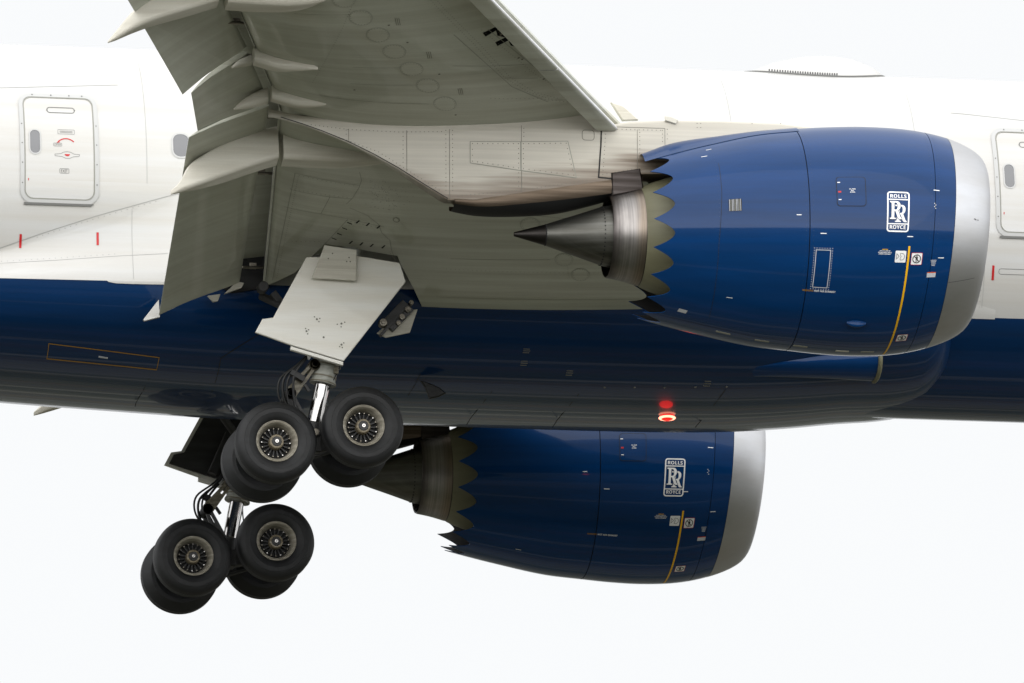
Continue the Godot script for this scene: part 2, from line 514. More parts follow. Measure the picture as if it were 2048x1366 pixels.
func make_materials() -> void:
	var dirt := streaks(3, 0.86, 0.03)
	var grime := streaks(11, 0.7, 0.06)
	M.white = paint(Color(0.775, 0.775, 0.772), 0.3, 0.6, streaks(5, 0.965, 0.008), Vector3(0.12, 0.5, 0.5))
	M.door_white = paint(Color(0.92, 0.915, 0.89), 0.35, 0.3, streaks(6, 0.95, 0.012), Vector3(0.3, 0.5, 0.5))
	M.blue = paint(Color(0.015, 0.18, 0.355), 0.3, 0.45, dirt, Vector3(0.1, 0.4, 0.4))
	M.nacelle = paint(Color(0.01, 0.215, 0.425), 0.28, 0.36, dirt, Vector3(0.15, 0.5, 0.5))
	M.grey = paint(Color(0.80, 0.81, 0.765), 0.3, 0.35, dirt, Vector3(0.12, 0.25, 0.5))
	M.light_grey = paint(Color(0.87, 0.86, 0.82), 0.35, 0.3, dirt, Vector3(0.2, 0.5, 0.5))
	M.seam = paint(Color(0.58, 0.58, 0.54), 0.8)
	M.pale_seam = paint(Color(0.62, 0.62, 0.61), 0.6)
	M.faint = paint(Color(0.42, 0.42, 0.41), 0.7)
	M.frame = paint(Color(0.71, 0.71, 0.705), 0.4)
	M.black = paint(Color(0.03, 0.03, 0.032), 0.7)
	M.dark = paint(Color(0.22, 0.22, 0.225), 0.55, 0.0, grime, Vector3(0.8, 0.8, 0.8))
	M.spar = paint(Color(0.35, 0.35, 0.36), 0.5, 0.0, grime, Vector3(0.5, 0.5, 0.5))
	M.lip = metal(Color(0.745, 0.75, 0.765), 0.5, streaks(21, 0.93, 0.015), Vector3(0.6, 0.25, 0.25))
	M.slat = paint(Color(0.90, 0.905, 0.92), 0.38, 0.3, dirt, Vector3(0.2, 0.4, 0.4))
	M.chrome = metal(Color(0.70, 0.69, 0.68), 0.13)
	M.steel = metal(Color(0.62, 0.6, 0.56), 0.4, grime, Vector3(2, 2, 2))
	M.primer = paint(Color(0.46, 0.455, 0.36), 0.5, 0.0, dirt, Vector3(0.5, 0.5, 0.5))
	M.rubber = paint(Color(0.08, 0.085, 0.098), 0.6, 0.0, streaks(51, 0.45, 0.10, 512, 1.6), Vector3(1.1, 1.1, 1.1))
	M.rim = paint(Color(0.68, 0.66, 0.61), 0.42, 0.2, grime, Vector3(2, 2, 2))
	M.hub = paint(Color(0.56, 0.52, 0.44), 0.45, 0.3, grime, Vector3(3, 3, 3))
	M.gear = paint(Color(0.70, 0.71, 0.68), 0.38, 0.2, grime, Vector3(1.5, 1.5, 1.5))
	M.print_white = paint(Color(0.93, 0.93, 0.93), 0.4)
	M.print_yellow = paint(Color(0.95, 0.72, 0.03), 0.4)
	M.print_red = paint(Color(0.72, 0.06, 0.09), 0.4)
	M.print_orange = paint(Color(0.85, 0.33, 0.1), 0.4)
	M.print_black = paint(Color(0.1, 0.07, 0.07), 0.5)
	M.print_gold = paint(Color(0.62, 0.45, 0.12), 0.45)
	M.window = paint(Color(0.27, 0.275, 0.295), 0.06, 1.0)
	M.window.metallic_specular = 0.7
	M.faint_seam = paint(Color(0.64, 0.645, 0.605), 0.8)
	M.cowl_dot = paint(Color(0.12, 0.22, 0.36), 0.5)
	M.rivet = paint(Color(0.44, 0.43, 0.395), 0.7)
	M.rivet_light = paint(Color(0.75, 0.76, 0.78), 0.5)
	M.hose = paint(Color(0.04, 0.04, 0.042), 0.5)
	M.red_lens = paint(Color(0.8, 0.02, 0.01), 0.15)
	M.red_lens.emission_enabled = true
	M.red_lens.emission = Color(1.0, 0.10, 0.06)
	M.red_lens.emission_energy_multiplier = 1.6
	M.flash = paint(Color(1, 0.6, 0.5), 0.3)
	M.flash.emission_enabled = true
	M.flash.emission = Color(1.0, 0.62, 0.5)
	M.flash.emission_energy_multiplier = 3.0
	M.plug = metal(Color(0.46, 0.46, 0.445), 0.45, grime, Vector3(0.35, 1.1, 1.1))
	M.plug_tip = metal(Color(0.25, 0.24, 0.235), 0.45, grime, Vector3(0.35, 1.1, 1.1))
	# heat-stained nozzle: colour bands and grain along the length
	var im := Image.create(256, 512, false, Image.FORMAT_RGB8)
	var n := FastNoiseLite.new(); n.seed = 4; n.frequency = 0.02; n.fractal_octaves = 3
	for y in 512:
		for x in 256:
			var wy := y / 512.0
			var a := n.get_noise_2d(x * 0.5, y) * (1 - wy) + n.get_noise_2d(x * 0.5, y - 512) * wy
			var u := x / 255.0 + a * 0.03
			var c := Color(0.40, 0.375, 0.36)
			c = c.lerp(Color(0.66, 0.635, 0.61), smoothstep(0.05, 0.4, u))
			c = c.lerp(Color(0.60, 0.545, 0.485), smoothstep(0.55, 0.8, u))
			c = c.lerp(Color(0.22, 0.20, 0.21), smoothstep(0.88, 1.0, u))
			var g := 1.0 + 0.13 * n.get_noise_2d(x * 4.0, 300.0 + 18.0 * sin(TAU * wy)) + 0.08 * a
			im.set_pixel(x, y, Color(clampf(c.r * g, 0, 1), clampf(c.g * g, 0, 1), clampf(c.b * g, 0, 1)))
	M.nozzle = metal(Color(0.86, 0.87, 0.89), 0.4)
	M.nozzle.albedo_texture = ImageTexture.create_from_image(im)
	# pylon skin: grey paint with soot drawn out along the airflow above its lower edge
	im = Image.create(1024, 256, false, Image.FORMAT_RGB8)
	n.frequency = 0.01
	var n2 := FastNoiseLite.new(); n2.seed = 9; n2.frequency = 0.05; n2.fractal_octaves = 3
	for y in 256:
		for x in 1024:
			var px := lerpf(-5.7, 3.4, x / 1023.0); var py := lerpf(-1.9, -0.1, y / 255.0)
			var low := tab(px, PYLON_LOW)
			var st := n2.get_noise_2d(x * 0.10, y * 1.6)
			var st2 := n2.get_noise_2d(x * 0.03 + 500, y * 2.6)
			var reach := 0.36 * smoothstep(-3.9, -2.4, px) + 0.05
			var soot := clampf((1.0 - (py - low) / reach) + st * 0.35 + st2 * 0.25, 0, 1) * smoothstep(-4.2, -2.6, px)
			# scorched streak behind the nozzle's upper corner
			var sc := clampf(0.8 - absf(py + 0.98 + 0.08 * (px - 0.3)) / 0.22 + st * 0.5, 0, 1) * smoothstep(-0.25, 0.4, px)
			soot = clampf(soot * 0.75 + sc * 0.5, 0, 1)
			var base := Color(0.76, 0.74, 0.695) * (1.0 + 0.05 * n.get_noise_2d(x * 0.4, y) + 0.04 * st2)
			var c := base.lerp(Color(0.36, 0.30, 0.25), soot * 0.9)
			im.set_pixel(x, y, Color(clampf(c.r, 0, 1), clampf(c.g, 0, 1), clampf(c.b, 0, 1)))
	M.pylon = paint(Color(1, 1, 1), 0.36, 0.25)
	M.pylon.albedo_texture = ImageTexture.create_from_image(im)
	M.pylon.uv1_scale = Vector3(1 / 9.1, 1 / 1.8, 1)
	M.pylon.uv1_offset = Vector3(5.7 / 9.1, 1.9 / 1.8, 0)
	M.link = paint(Color(0.52, 0.50, 0.44), 0.45, 0.2, grime, Vector3(2, 2, 2))
	M.shield = metal(Color(0.42, 0.375, 0.33), 0.45, grime, Vector3(0.3, 1.5, 1.5))
	M.shield_dark = metal(Color(0.30, 0.28, 0.275), 0.42, grime, Vector3(0.5, 1.5, 1.5))
	M.soot = paint(Color(0.045, 0.045, 0.05), 0.75)

const PYLON_LOW := [[-5.6, -0.44], [-5.14, -0.56], [-4.81, -0.68], [-4.39, -0.85], [-3.98, -1.05], [-3.57, -1.28], [-3.15, -1.55], [-2.77, -1.78], [-2.33, -1.79], [-1.50, -1.64], [-0.66, -1.49], [-0.06, -1.38], [0.45, -1.24], [3.4, -1.1]]

# ---------------------------------------------------------------- setting
const ALT := 46.6
const SUN := Vector3(-0.2, 0.46, 0.88)
func _ready() -> void:
	rng.seed = 1
	# camera: far off below and a little behind, with a very long lens
	var cam := Camera3D.new()
	add_child(cam)
	var psi := deg_to_rad(9.71); var eps := deg_to_rad(12.42); var roll := deg_to_rad(-0.23)
	var f := Vector3(sin(psi) * cos(eps), sin(eps), -cos(psi) * cos(eps))
	var r := Vector3(cos(psi), 0, sin(psi))
	var u := r.cross(f)
	var r2 := r * cos(roll) + u * sin(roll)
	var u2 := u * cos(roll) - r * sin(roll)
	cam.transform = Transform3D(Basis(r2, u2, -f), Vector3(-32.94286, ALT - 44.90239, 192.52132))
	cam.fov = 3.36966
	cam.near = 1.0
	cam.far = 12000.0
	# overcast sky, brighter overhead than at the horizon, with soft banks of cloud
	var sky_im := Image.create(512, 256, false, Image.FORMAT_RGBF)
	var n := FastNoiseLite.new(); n.seed = 12; n.frequency = 0.9; n.fractal_octaves = 4
	for y in 256:
		var el := PI * (0.5 - (y + 0.5) / 256.0)
		for x in 512:
			var az := TAU * (x + 0.5) / 512.0
			var d := Vector3(cos(el) * sin(az), sin(el), -cos(el) * cos(az))
			# the hidden sun stands behind the camera: that side is brighter, most of all the clear strip over its horizon
			var l := 0.97 + 1.0 * smoothstep(-0.62, 0.35, d.dot(SUN.normalized()))
			l += 1.1 * exp(-pow(el / 0.24, 2.0)) * smoothstep(-0.15, 0.8, d.z)
			l *= 1.0 + 0.16 * n.get_noise_3d(d.x * 2.0, d.y * 5.0, d.z * 2.0) * smoothstep(0.3, 0.6, el)
			var c := Color(0.982, 0.998, 1.012) * l
			if el < 0:
				c = Color(0.11, 0.115, 0.10)
			sky_im.set_pixel(x, y, c)
	var pm := PanoramaSkyMaterial.new()
	pm.panorama = ImageTexture.create_from_image(sky_im)
	var sky := Sky.new()
	sky.sky_material = pm
	var env := Environment.new()
	env.background_mode = Environment.BG_SKY
	env.sky = sky
	env.tonemap_mode = Environment.TONE_MAPPER_LINEAR
	env.tonemap_exposure = 1.0
	env.sdfgi_enabled = true
	env.ssao_enabled = true
	env.ssil_enabled = true
	var we := WorldEnvironment.new()
	we.environment = env
	add_child(we)
	var sun := DirectionalLight3D.new()
	sun.light_energy = 0.32
	sun.light_color = Color(1.0, 0.975, 0.94)
	sun.light_angular_distance = 80.0
	sun.shadow_enabled = true
	add_child(sun)
	sun.look_at_from_position(SUN, Vector3.ZERO)

	make_materials()
	build_ground()
	plane = Node3D.new()
	plane.name = "airliner"
	plane.position = Vector3(0, ALT, 0)
	plane.set_meta("label", "white and dark blue twin-engined airliner in flight with wheels and flaps lowered")
	plane.set_meta("category", "airplane")
	add_child(plane)
	build_fuselage()
	for s in [false, true]:
		mirrored = s
		build_wing(s)
		build_engine(s)
		build_gear(s)
	mirrored = false

func build_ground() -> void:
	var n := FastNoiseLite.new(); n.seed = 31; n.frequency = 0.02; n.fractal_octaves = 4
	var im := Image.create(512, 512, false, Image.FORMAT_RGB8)
	for y in 512:
		for x in 512:
			var a := n.get_noise_2d(x, y) * (1 - x / 512.0) + n.get_noise_2d(x - 512, y) * (x / 512.0)
			var c := Color(0.215, 0.235, 0.18).lerp(Color(0.27, 0.265, 0.205), clampf(0.5 + a * 1.2, 0, 1))
			im.set_pixel(x, y, c)
	var grass := StandardMaterial3D.new()
	grass.albedo_texture = ImageTexture.create_from_image(im)
	grass.roughness = 0.95
	grass.uv1_triplanar = true
	grass.uv1_scale = Vector3(0.012, 0.012, 0.012)
	var m := MB.new()
	m.quad(Vector3(-6000, 0, -6000), Vector3(6000, 0, -6000), Vector3(6000, 0, 6000), Vector3(-6000, 0, 6000), Vector3.UP)
	var g := part("grass_ground", m, grass, self)
	g.set_meta("kind", "structure")
	var asphalt := paint(Color(0.25, 0.25, 0.25), 0.9, 0.0, streaks(41, 0.8, 0.05), Vector3(0.01, 0.05, 0.05))
	var concrete := paint(Color(0.38, 0.375, 0.36), 0.9, 0.0, streaks(42, 0.85, 0.04), Vector3(0.01, 0.05, 0.05))
	var verge := paint(Color(0.17, 0.20, 0.13), 0.95, 0.0, streaks(43, 0.7, 0.06), Vector3(0.01, 0.05, 0.05))
	var pale := paint(Color(0.52, 0.51, 0.47), 0.9, 0.0, streaks(44, 0.8, 0.05), Vector3(0.01, 0.05, 0.05))
	var earth := paint(Color(0.36, 0.31, 0.24), 0.95, 0.0, streaks(45, 0.75, 0.05), Vector3(0.01, 0.05, 0.05))
	for s in [["perimeter_road", 26.0, 8.0, asphalt], ["taxiway", -62.0, 18.0, concrete], ["service_road", -130.0, 9.0, asphalt], ["apron", 95.0, 46.0, concrete], ["access_road", 62.0, 7.0, asphalt], ["service_road", -210.0, 14.0, asphalt], ["taxiway", -300.0, 30.0, concrete], ["verge", -90.0, 16.0, verge], ["verge", 8.0, 9.0, verge], ["verge", -170.0, 22.0, verge], ["footpath", -14.0, 3.0, pale], ["footpath", 48.0, 4.0, pale], ["verge", 150.0, 40.0, verge],
			["dirt_track", -24.0, 5.0, earth], ["footpath", -36.0, 2.5, pale], ["verge", -33.0, 5.0 - 2.0, verge], ["dirt_track", -44.0, 5.0, earth], ["footpath", -70.0, 3.0, pale], ["dirt_track", -112.0, 8.0, earth], ["footpath", -145.0, 5.0, pale], ["dirt_track", -235.0, 16.0, earth], ["footpath", -186.0, 6.0, pale], ["dirt_track", -3.0, 4.0, earth]]:
		m = MB.new()
		var z0: float = s[1]; var w: float = s[2]
		m.quad(Vector3(-900, 0.004, z0), Vector3(900, 0.004, z0), Vector3(900, 0.004, z0 + w), Vector3(-900, 0.004, z0 + w), Vector3.UP)
		part(s[0], m, s[3], self).set_meta("kind", "structure")

# ---------------------------------------------------------------- fuselage
const BLUE_Y := -1.72
func build_fuselage() -> void:
	var xs := [-17.0, 17.0]
	var a0 := asin(BLUE_Y / FB)
	var shells := [["fuselage", a0, PI - a0, M.white, 72], ["belly", PI - a0, TAU + a0, M.blue, 48]]
	var nodes := []
	for s in shells:
		var m := MB.new()
		var rows := []
		for i in 35:
			var row := PackedVector3Array()
			for j in int(s[4]) + 1:
				var a: float = lerpf(s[1], s[2], float(j) / s[4])
				row.append(Vector3(lerpf(xs[0], xs[1], i / 34.0), FB * sin(a), FA * cos(a)))
			rows.append(row)
		m.grid(rows, false)
		nodes.append(part(s[0], m, s[3], plane))
	var fus: Node = nodes[0]
	var skin: Callable = fus_at
	# wing-to-body fairing
	var up := MB.new()
	var lo := MB.new()
	var ru := []; var rl := []
	for i in 121:
		var x := lerpf(-17.0, 8.1, i / 120.0)
		var k := fk(x)
		var w := fwid(x) * k; var d := (FYC - fbot(x)) * k
		var row := PackedVector3Array()
		for j in 49:
			var s0 := pow(clampf((FYC + 1.738) / d, 0.0, 1.0), FN / 2)
			var a := lerpf(asin(s0), PI - asin(s0), j / 48.0)
			var cx := cos(a); var sx := sin(a)
			var z := w * signf(cx) * pow(absf(cx), 2 / FN)
			row.append(Vector3(x, FYC - d * pow(sx, 2 / FN), z))
		rl.append(row)
	lo.grid(rl, false, Vector3.DOWN)
	var fairing := part("belly_fairing", lo, M.blue, plane)
	# white shoulder of the fairing above the blue, on both sides behind the wing
	for side in [1.0, -1.0]:
		var sh := MB.new()
		var rows := []
		for i in 101:
			var x := lerpf(-16.0, 8.0, i / 100.0)
			var row := PackedVector3Array()
			var top := shoulder_top(x)
			for j in 13:
				var t := j / 12.0
				var y := lerpf(-1.745, top, t)
				row.append(Vector3(x, y, shoulder_z(x, y) * side))
			rows.append(row)
		sh.grid(rows, false, Vector3(0, 0, side))
		part("fairing_shoulder", sh, M.white, plane)
	# seams of the skin
	var m: MB
	for q in [[-9.6, 1.68, -9.2, 1.70, -7.17, 1.85], [7.3, 1.90, 7.5, 1.89, 8.57, 1.79, 9.2, 1.73]]:
		m = MB.new()
		m.stroke(skin, V(q), 0.012, 0.003)
		part("skin_seam", m, M.pale_seam, fus)
	var sidef: Callable = side_at
	for q in [[-9.6, -1.27, -9.26, -1.17, -8.5, -0.89, -7.57, -0.57, -6.34, -0.19, -6.0, -0.12]]:
		m = MB.new()
		m.stroke(sidef, V(q), 0.012, 0.005)
		part("fairing_edge_seam", m, M.pale_seam, fus)
	for q in [[-7.0, -1.7, -7.0, -1.2, -7.0, -0.45], [-9.4, -1.45, -8.3, -1.38, -7.2, -1.28, -6.4, -1.22]]:
		m = MB.new()
		m.stroke(sidef, V(q), 0.007, 0.004)
		part("fairing_seam", m, M.pale_seam, fus)
	for q in [[-9.4, 0.2, -9.4, 2.3], [-6.75, 0.0, -6.75, 2.4], [6.6, -1.6, 6.6, 2.3], [3.4, 0.6, 3.4, 2.5], [0.2, 1.0, 0.2, 2.5], [7.75, -0.6, 7.75, -1.65]]:
		m = MB.new()
		m.stroke(skin, V(q), 0.007, 0.003)
		part("skin_seam", m, M.pale_seam, fus)
	m = MB.new()
	for q in [[-9.44, 0.2, -9.44, 2.3], [-9.36, 0.2, -9.36, 2.3], [-9.6, 2.05, -6.8, 2.05], [3.4, 2.1, 8.8, 2.1], [7.71, -0.6, 7.71, -1.65]]:
		m.dots(skin, along(V(q), 0.09), 0.007, 0.003)
	for q in [[-9.4, -1.41, -8.3, -1.34, -7.2, -1.24], [-8.6, -0.96, -7.57, -0.61, -6.5, -0.27]]:
		m.dots(sidef, along(V(q), 0.1), 0.009, 0.004)
	part("skin_rivets", m, M.pale_seam, fus, "", "stuff")
	# red marks
	for q in [[-8.88, -0.92, -1.15], [-7.58, -0.86, -1.09], [7.90, -0.89, -1.13]]:
		m = MB.new()
		m.patch(sidef, V([q[0] - 0.02, q[1], q[0] + 0.02, q[1], q[0] + 0.02, q[2], q[0] - 0.02, q[2]]), 0.006, 0.12, false)
		part("red_mark", m, M.print_red, fus)
	m = MB.new()
	m.stroke(skin, rrect(8.0, -1.03, 8.5, -0.94, 0.04), 0.008, 0.003, true)
	part("placard_outline", m, M.faint, fus)
	# cabin window
	window("cabin_window", Vector2(-6.16, 0.70), 0.145, 0.215, 0.13, plane)
	for x in [-8.24, 8.60]:
		build_door(x, skin)
	# antenna fairing on the crown
	m = MB.new()
	var rows := []
	for i in 41:
		var t := i / 40.0
		var x := lerpf(4.0, 6.62, t)
		var hh := 0.30 * tabs(t, [[0.0, 0.0], [0.1, 0.28], [0.25, 0.68], [0.5, 1.0], [0.72, 0.92], [0.88, 0.55], [0.96, 0.22], [1.0, 0.0]])
		var hw := 1.06 * tabs(t, [[0.0, 0.25], [0.15, 0.75], [0.4, 1.0], [0.75, 0.95], [0.92, 0.6], [1.0, 0.1]])
		var row := PackedVector3Array()
		for j in 25:
			var s := lerpf(-1, 1, j / 24.0)
			var z := s * hw
			var y0 := FB * sqrt(1 - z * z / (FA * FA)) - 0.02
			row.append(Vector3(x, y0 + hh * (1 - pow(absf(s), 3.0)) + (0.07 * hh / 0.3 if absf(s) < 0.99 else 0.0), z))
		rows.append(row)
	m.grid(rows, false, Vector3.UP)
	var dome := part("antenna_fairing", m, M.white, plane)
	for i in 28:
		m = MB.new()
		var x := 4.40 + i * 0.042
		var hwx := 1.06 * tabs((x - 4.0) / 2.62, [[0.0, 0.25], [0.15, 0.75], [0.4, 1.0], [0.75, 0.95], [0.92, 0.6], [1.0, 0.1]])
		var z := hwx * 0.985
		var y := FB * sqrt(1 - z * z / (FA * FA)) + 0.035
		m.box(Vector3(x, y, z + 0.012), Vector3(0.017, 0.045, 0.03))
		part("vent_slot", m, M.spar, dome)
	m = MB.new()
	var foot := PackedVector3Array()
	for i in 31:
		var t := lerpf(0.02, 0.99, i / 30.0)
		var hwx := 1.06 * tabs(t, [[0.0, 0.25], [0.15, 0.75], [0.4, 1.0], [0.75, 0.95], [0.92, 0.6], [1.0, 0.1]])
		foot.append(Vector3(lerpf(4.0, 6.62, t), FB * sqrt(1 - hwx * hwx / (FA * FA)) + 0.005, hwx))
	m.tube(foot, 0.022, 6)
	part("antenna_seal", m, M.faint, dome)
	# things on the fairing
	m = MB.new()
	m.patch(fair_at, V([-7.46, -1.74, -7.42, -1.765, -7.30, -1.785, -7.0, -1.79, -6.4, -1.785, -6.0, -1.79, -5.6, -1.79, -5.6, -1.74]), 0.01, 0.12, false)
	part("fairing_patch", m, M.white, fairing)
	var fs: Callable = fair_at
	m = MB.new()
	m.stroke(fs, V([-8.33, -2.69, -6.43, -2.84, -6.42, -2.97, -8.31, -2.86]), 0.011, 0.004, true)
	part("hatch_outline", m, M.print_gold, fairing)
	m = MB.new()
	m.patch(fs, V([-7.45, -2.83, -7.29, -2.845, -7.29, -2.86, -7.45, -2.845]), 0.004)
	part("hatch_placard", m, M.rivet_light, fairing)
	for q in [[-4.6, -2.42, -4.82, -2.52, -5.39, -2.84, -5.36, -3.16], [-1.93, -2.95, -1.97, -3.08, -2.04, -3.22], [-6.5, -3.05, -6.55, -3.25], [0.9, -3.1, 0.78, -3.25, 0.7, -3.38], [-0.6, -3.1, -0.72, -3.25, -0.8, -3.38], [3.4, -3.0, 3.28, -3.2, 3.2, -3.3]]:
		m = MB.new()
		m.stroke(fs, V(q), 0.012, 0.003)
		part("hatch_seam", m, M.black, fairing)
	for q in [[-0.20, -2.60], [-0.20, -2.76], [0.62, -2.86], [3.05, -2.92]]:
		m = MB.new()
		for i in 3:
			m.patch(fs, V([q[0] - 0.06, q[1] - i * 0.025, q[0] + 0.05 + 0.012 * (i % 2), q[1] - i * 0.025, q[0] + 0.05 + 0.012 * (i % 2), q[1] - i * 0.025 - 0.01, q[0] - 0.06, q[1] - i * 0.025 - 0.01]), 0.004, 0.2)
		part("stencil_lines", m, M.faint, fairing)
	for q in [[1.81, -3.02], [2.33, -3.01], [2.86, -2.99], [3.4, -2.97], [1.3, -3.03]]:
		m = MB.new()
		var p := fair_at(Vector2(q[0], q[1]), 0.0)
		m.lathe(p, fair_at(Vector2(q[0], q[1]), 0.1) - p, [[0.0, 0.022], [0.015, 0.018], [0.022, 0.0]], 10)
		part("fastener", m, M.faint, fairing)
	# blade mast below the gear bay
	m = MB.new()
	m.plate(V([-1.92, -3.05, -1.74, -3.10, -1.58, -3.17, -1.47, -3.26, -1.60, -3.33, -1.76, -3.37, -1.80, -3.26, -1.84, -3.16]), 1.90, 1.96, 0.02)
	part("blade_antenna", m, M.hose, plane)
	# ram-air scoop under the near engine
	m = MB.new()
	rows = []
	for i in 25:
		var t := i / 24.0
		var x := lerpf(3.7, 5.93, t)
		var row := PackedVector3Array()
		var y0 := lerpf(-2.74, -2.33, t); var y1 := lerpf(-2.86, -2.72, t)
		for j in 17:
			var s := j / 16.0
			var b := fair_at(Vector2(x, lerpf(y0, y1, s)), -0.03)
			var o := fair_at(Vector2(x, lerpf(y0, y1, s)), 0.97) - b
			row.append(b + o * (0.02 + 0.26 * t * pow(sin(PI * s), 0.35)))
		rows.append(row)
	m.grid(rows, false, Vector3(0, -0.3, 1))
	var scoop := part("air_scoop", m, M.nacelle, plane)
	m = MB.new()
	var lip_path := PackedVector3Array()
	for p in rows[-1]:
		lip_path.append(p)
	m.tube(lip_path, 0.04, 8)
	part("scoop_lip", m, M.primer, scoop)
	m = MB.new()
	m.cap(rows[-2], Vector3.RIGHT)
	part("scoop_mouth", m, M.black, scoop)
	# rotating beacon, lit
	m = MB.new()
	var bp := Vector3(2.63, -3.20, 0.42)
	var bn := Vector3(0, -1, 0.08).normalized()
	m.lathe(bp, bn, [[0.0, 0.125], [0.025, 0.122], [0.05, 0.11], [0.065, 0.09], [0.08, 0.05], [0.085, 0.0]], 24)
	var beacon := part("beacon_light", m, M.red_lens, plane, "lit red beacon")
	m = MB.new()
	m.lathe(bp, bn, [[0.026, 0.118], [0.028, 0.14], [0.042, 0.15], [0.055, 0.135], [0.058, 0.09]], 24)
	part("flash_ring", m, M.flash, beacon)
	var lamp := OmniLight3D.new()
	lamp.name = "beacon_glow"
	lamp.position = bp + bn * 0.3
	lamp.light_color = Color(1.0, 0.08, 0.05)
	lamp.light_energy = 0.06
	lamp.light_size = 0.12
	lamp.omni_range = 20.0
	lamp.omni_attenuation = 2.0
	lamp.shadow_enabled = true
	plane.add_child(lamp)

func window(called: String, c: Vector2, a: float, b: float, r: float, parent: Node) -> Node:
	var skin: Callable = fus_at
	var m := MB.new()
	m.patch(skin, rrect(c.x - a, c.y - b, c.x + a, c.y + b, r * 0.95), 0.004, 0.12, false)
	var w := part(called, m, M.window, parent)
	m = MB.new()
	m.stroke(skin, rrect(c.x - a - 0.005, c.y - b - 0.005, c.x + a + 0.005, c.y + b + 0.005, r), 0.03, 0.009, true, 0.05)
	part("window_frame", m, M.frame, w)
	return w

func build_door(xc: float, skin: Callable) -> void:
	var x0 := xc - 0.625; var x1 := xc + 0.625
	var y0 := -0.36; var y1 := 1.55
	var m := MB.new()
	m.patch(skin, rrect(x0 + 0.045, y0 + 0.045, x1 - 0.045, y1 - 0.045, 0.14), 0.012, 0.15)
	var d := part("cabin_door", m, M.white, plane)
	m = MB.new()
	m.stroke(skin, rrect(x0 - 0.01, y0 - 0.01, x1 + 0.01, y1 + 0.02, 0.18), 0.07, 0.016, true)
	part("door_frame", m, M.frame, d)
	m = MB.new()
	m.stroke(skin, rrect(x0 + 0.035, y0 + 0.035, x1 - 0.035, y1 - 0.025, 0.15), 0.012, 0.018, true)
	part("door_seal", m, M.seam, d)
	m = MB.new()
	m.patch(skin, V([x0 + 0.02, y0 - 0.07, x1 - 0.09, y0 - 0.07, x1 - 0.04, y0 - 0.03, x0 + 0.02, y0 - 0.03]), 0.02)
	part("door_sill", m, M.faint, d)
	m = MB.new()
	m.patch(skin, rrect(xc - 0.415 - 0.09, 0.67 - 0.21, xc - 0.415 + 0.09, 0.67 + 0.22, 0.085), 0.015, 0.12, false)
	part("door_window", m, M.window, d)
	m = MB.new()
	m.stroke(skin, rrect(xc - 0.415 - 0.095, 0.67 - 0.215, xc - 0.415 + 0.095, 0.67 + 0.225, 0.09), 0.022, 0.02, true, 0.05)
	part("window_frame", m, M.frame, d)
	m = MB.new()
	m.stroke(skin, rrect(xc - 0.19, 1.23, xc + 0.28, 1.33, 0.05), 0.014, 0.016, true)
	part("door_grip", m, M.faint, d)
	m = MB.new()
	m.stroke(skin, V([xc - 0.08, 0.46, xc + 0.02, 0.47, xc + 0.07, 0.50, xc + 0.13, 0.51, xc + 0.19, 0.50, xc + 0.24, 0.47, xc + 0.34, 0.46, xc + 0.33, 0.43, xc + 0.23, 0.42, xc + 0.17, 0.39, xc + 0.1, 0.39, xc + 0.04, 0.42, xc - 0.08, 0.43]), 0.007, 0.015, true, 0.05)
	part("door_handle", m, M.faint, d)
	m = MB.new()
	m.stroke(skin, rrect(xc - 0.02, 0.83, xc + 0.26, 0.91, 0.01), 0.006, 0.015, true)
	for y in [0.885, 0.87, 0.855]:
		m.stroke(skin, V([xc + 0.01, y, xc + 0.23, y]), 0.005, 0.015)
	part("door_placard", m, M.faint, d, "", "stuff")
	m = MB.new()
	m.stroke(skin, rrect(xc - 0.10, 0.605, xc + 0.04, 0.66, 0.012), 0.006, 0.015, true)
	part("open_outline", m, M.faint, d)
	m = MB.new()
	m.stroke(skin, rrect(xc - 0.0, 0.125, xc + 0.155, 0.205, 0.012), 0.007, 0.015, true)
	part("exit_outline", m, M.faint, d)
	m = MB.new()
	m.letters(skin, letter_shape("OPEN", "Droid Sans", 400), Rect2(xc - 0.085, 0.618, 0.11, 0.03), 0.015)
	part("open_lettering", m, M.faint, d)
	m = MB.new()
	m.letters(skin, letter_shape("EXIT", "Droid Sans", 400), Rect2(xc + 0.022, 0.14, 0.112, 0.05), 0.015)
	part("exit_lettering", m, M.print_black, d)
	m = MB.new()
	var arc := PackedVector2Array()
	for i in 13:
		var a := lerpf(0.75, 2.4, i / 12.0)
		arc.append(Vector2(xc + 0.115 + cos(a) * 0.18, 0.565 + sin(a) * 0.18))
	m.stroke(skin, arc, 0.02, 0.016, false, 0.05)
	m.patch(skin, V([arc[12].x - 0.03, arc[12].y - 0.022, arc[12].x + 0.025, arc[12].y - 0.012, arc[12].x + 0.005, arc[12].y + 0.022]), 0.016, 0.2, false)
	part("red_arrow", m, M.print_red, d)
	m = MB.new()
	m.patch(skin, V([xc + 0.08, 0.465, xc + 0.18, 0.465, xc + 0.16, 0.435, xc + 0.13, 0.425, xc + 0.1, 0.435]), 0.016, 0.2, false)
	part("red_mark", m, M.print_red, d)
	m = MB.new()
	m.patch(skin, V([x0 + 0.085, 0.02, x0 + 0.10, 0.02, x0 + 0.10, -0.02, x0 + 0.085, -0.02]), 0.016, 0.2, false)
	part("red_mark", m, M.print_red, d)
	m = MB.new()
	m.dots(skin, along(V([x0 - 0.01, y0 + 0.3, x0 - 0.01, y1 - 0.2]), 0.36), 0.012, 0.02)
	m.dots(skin, along(V([x1 + 0.01, y0 + 0.3, x1 + 0.01, y1 - 0.2]), 0.36), 0.012, 0.02)
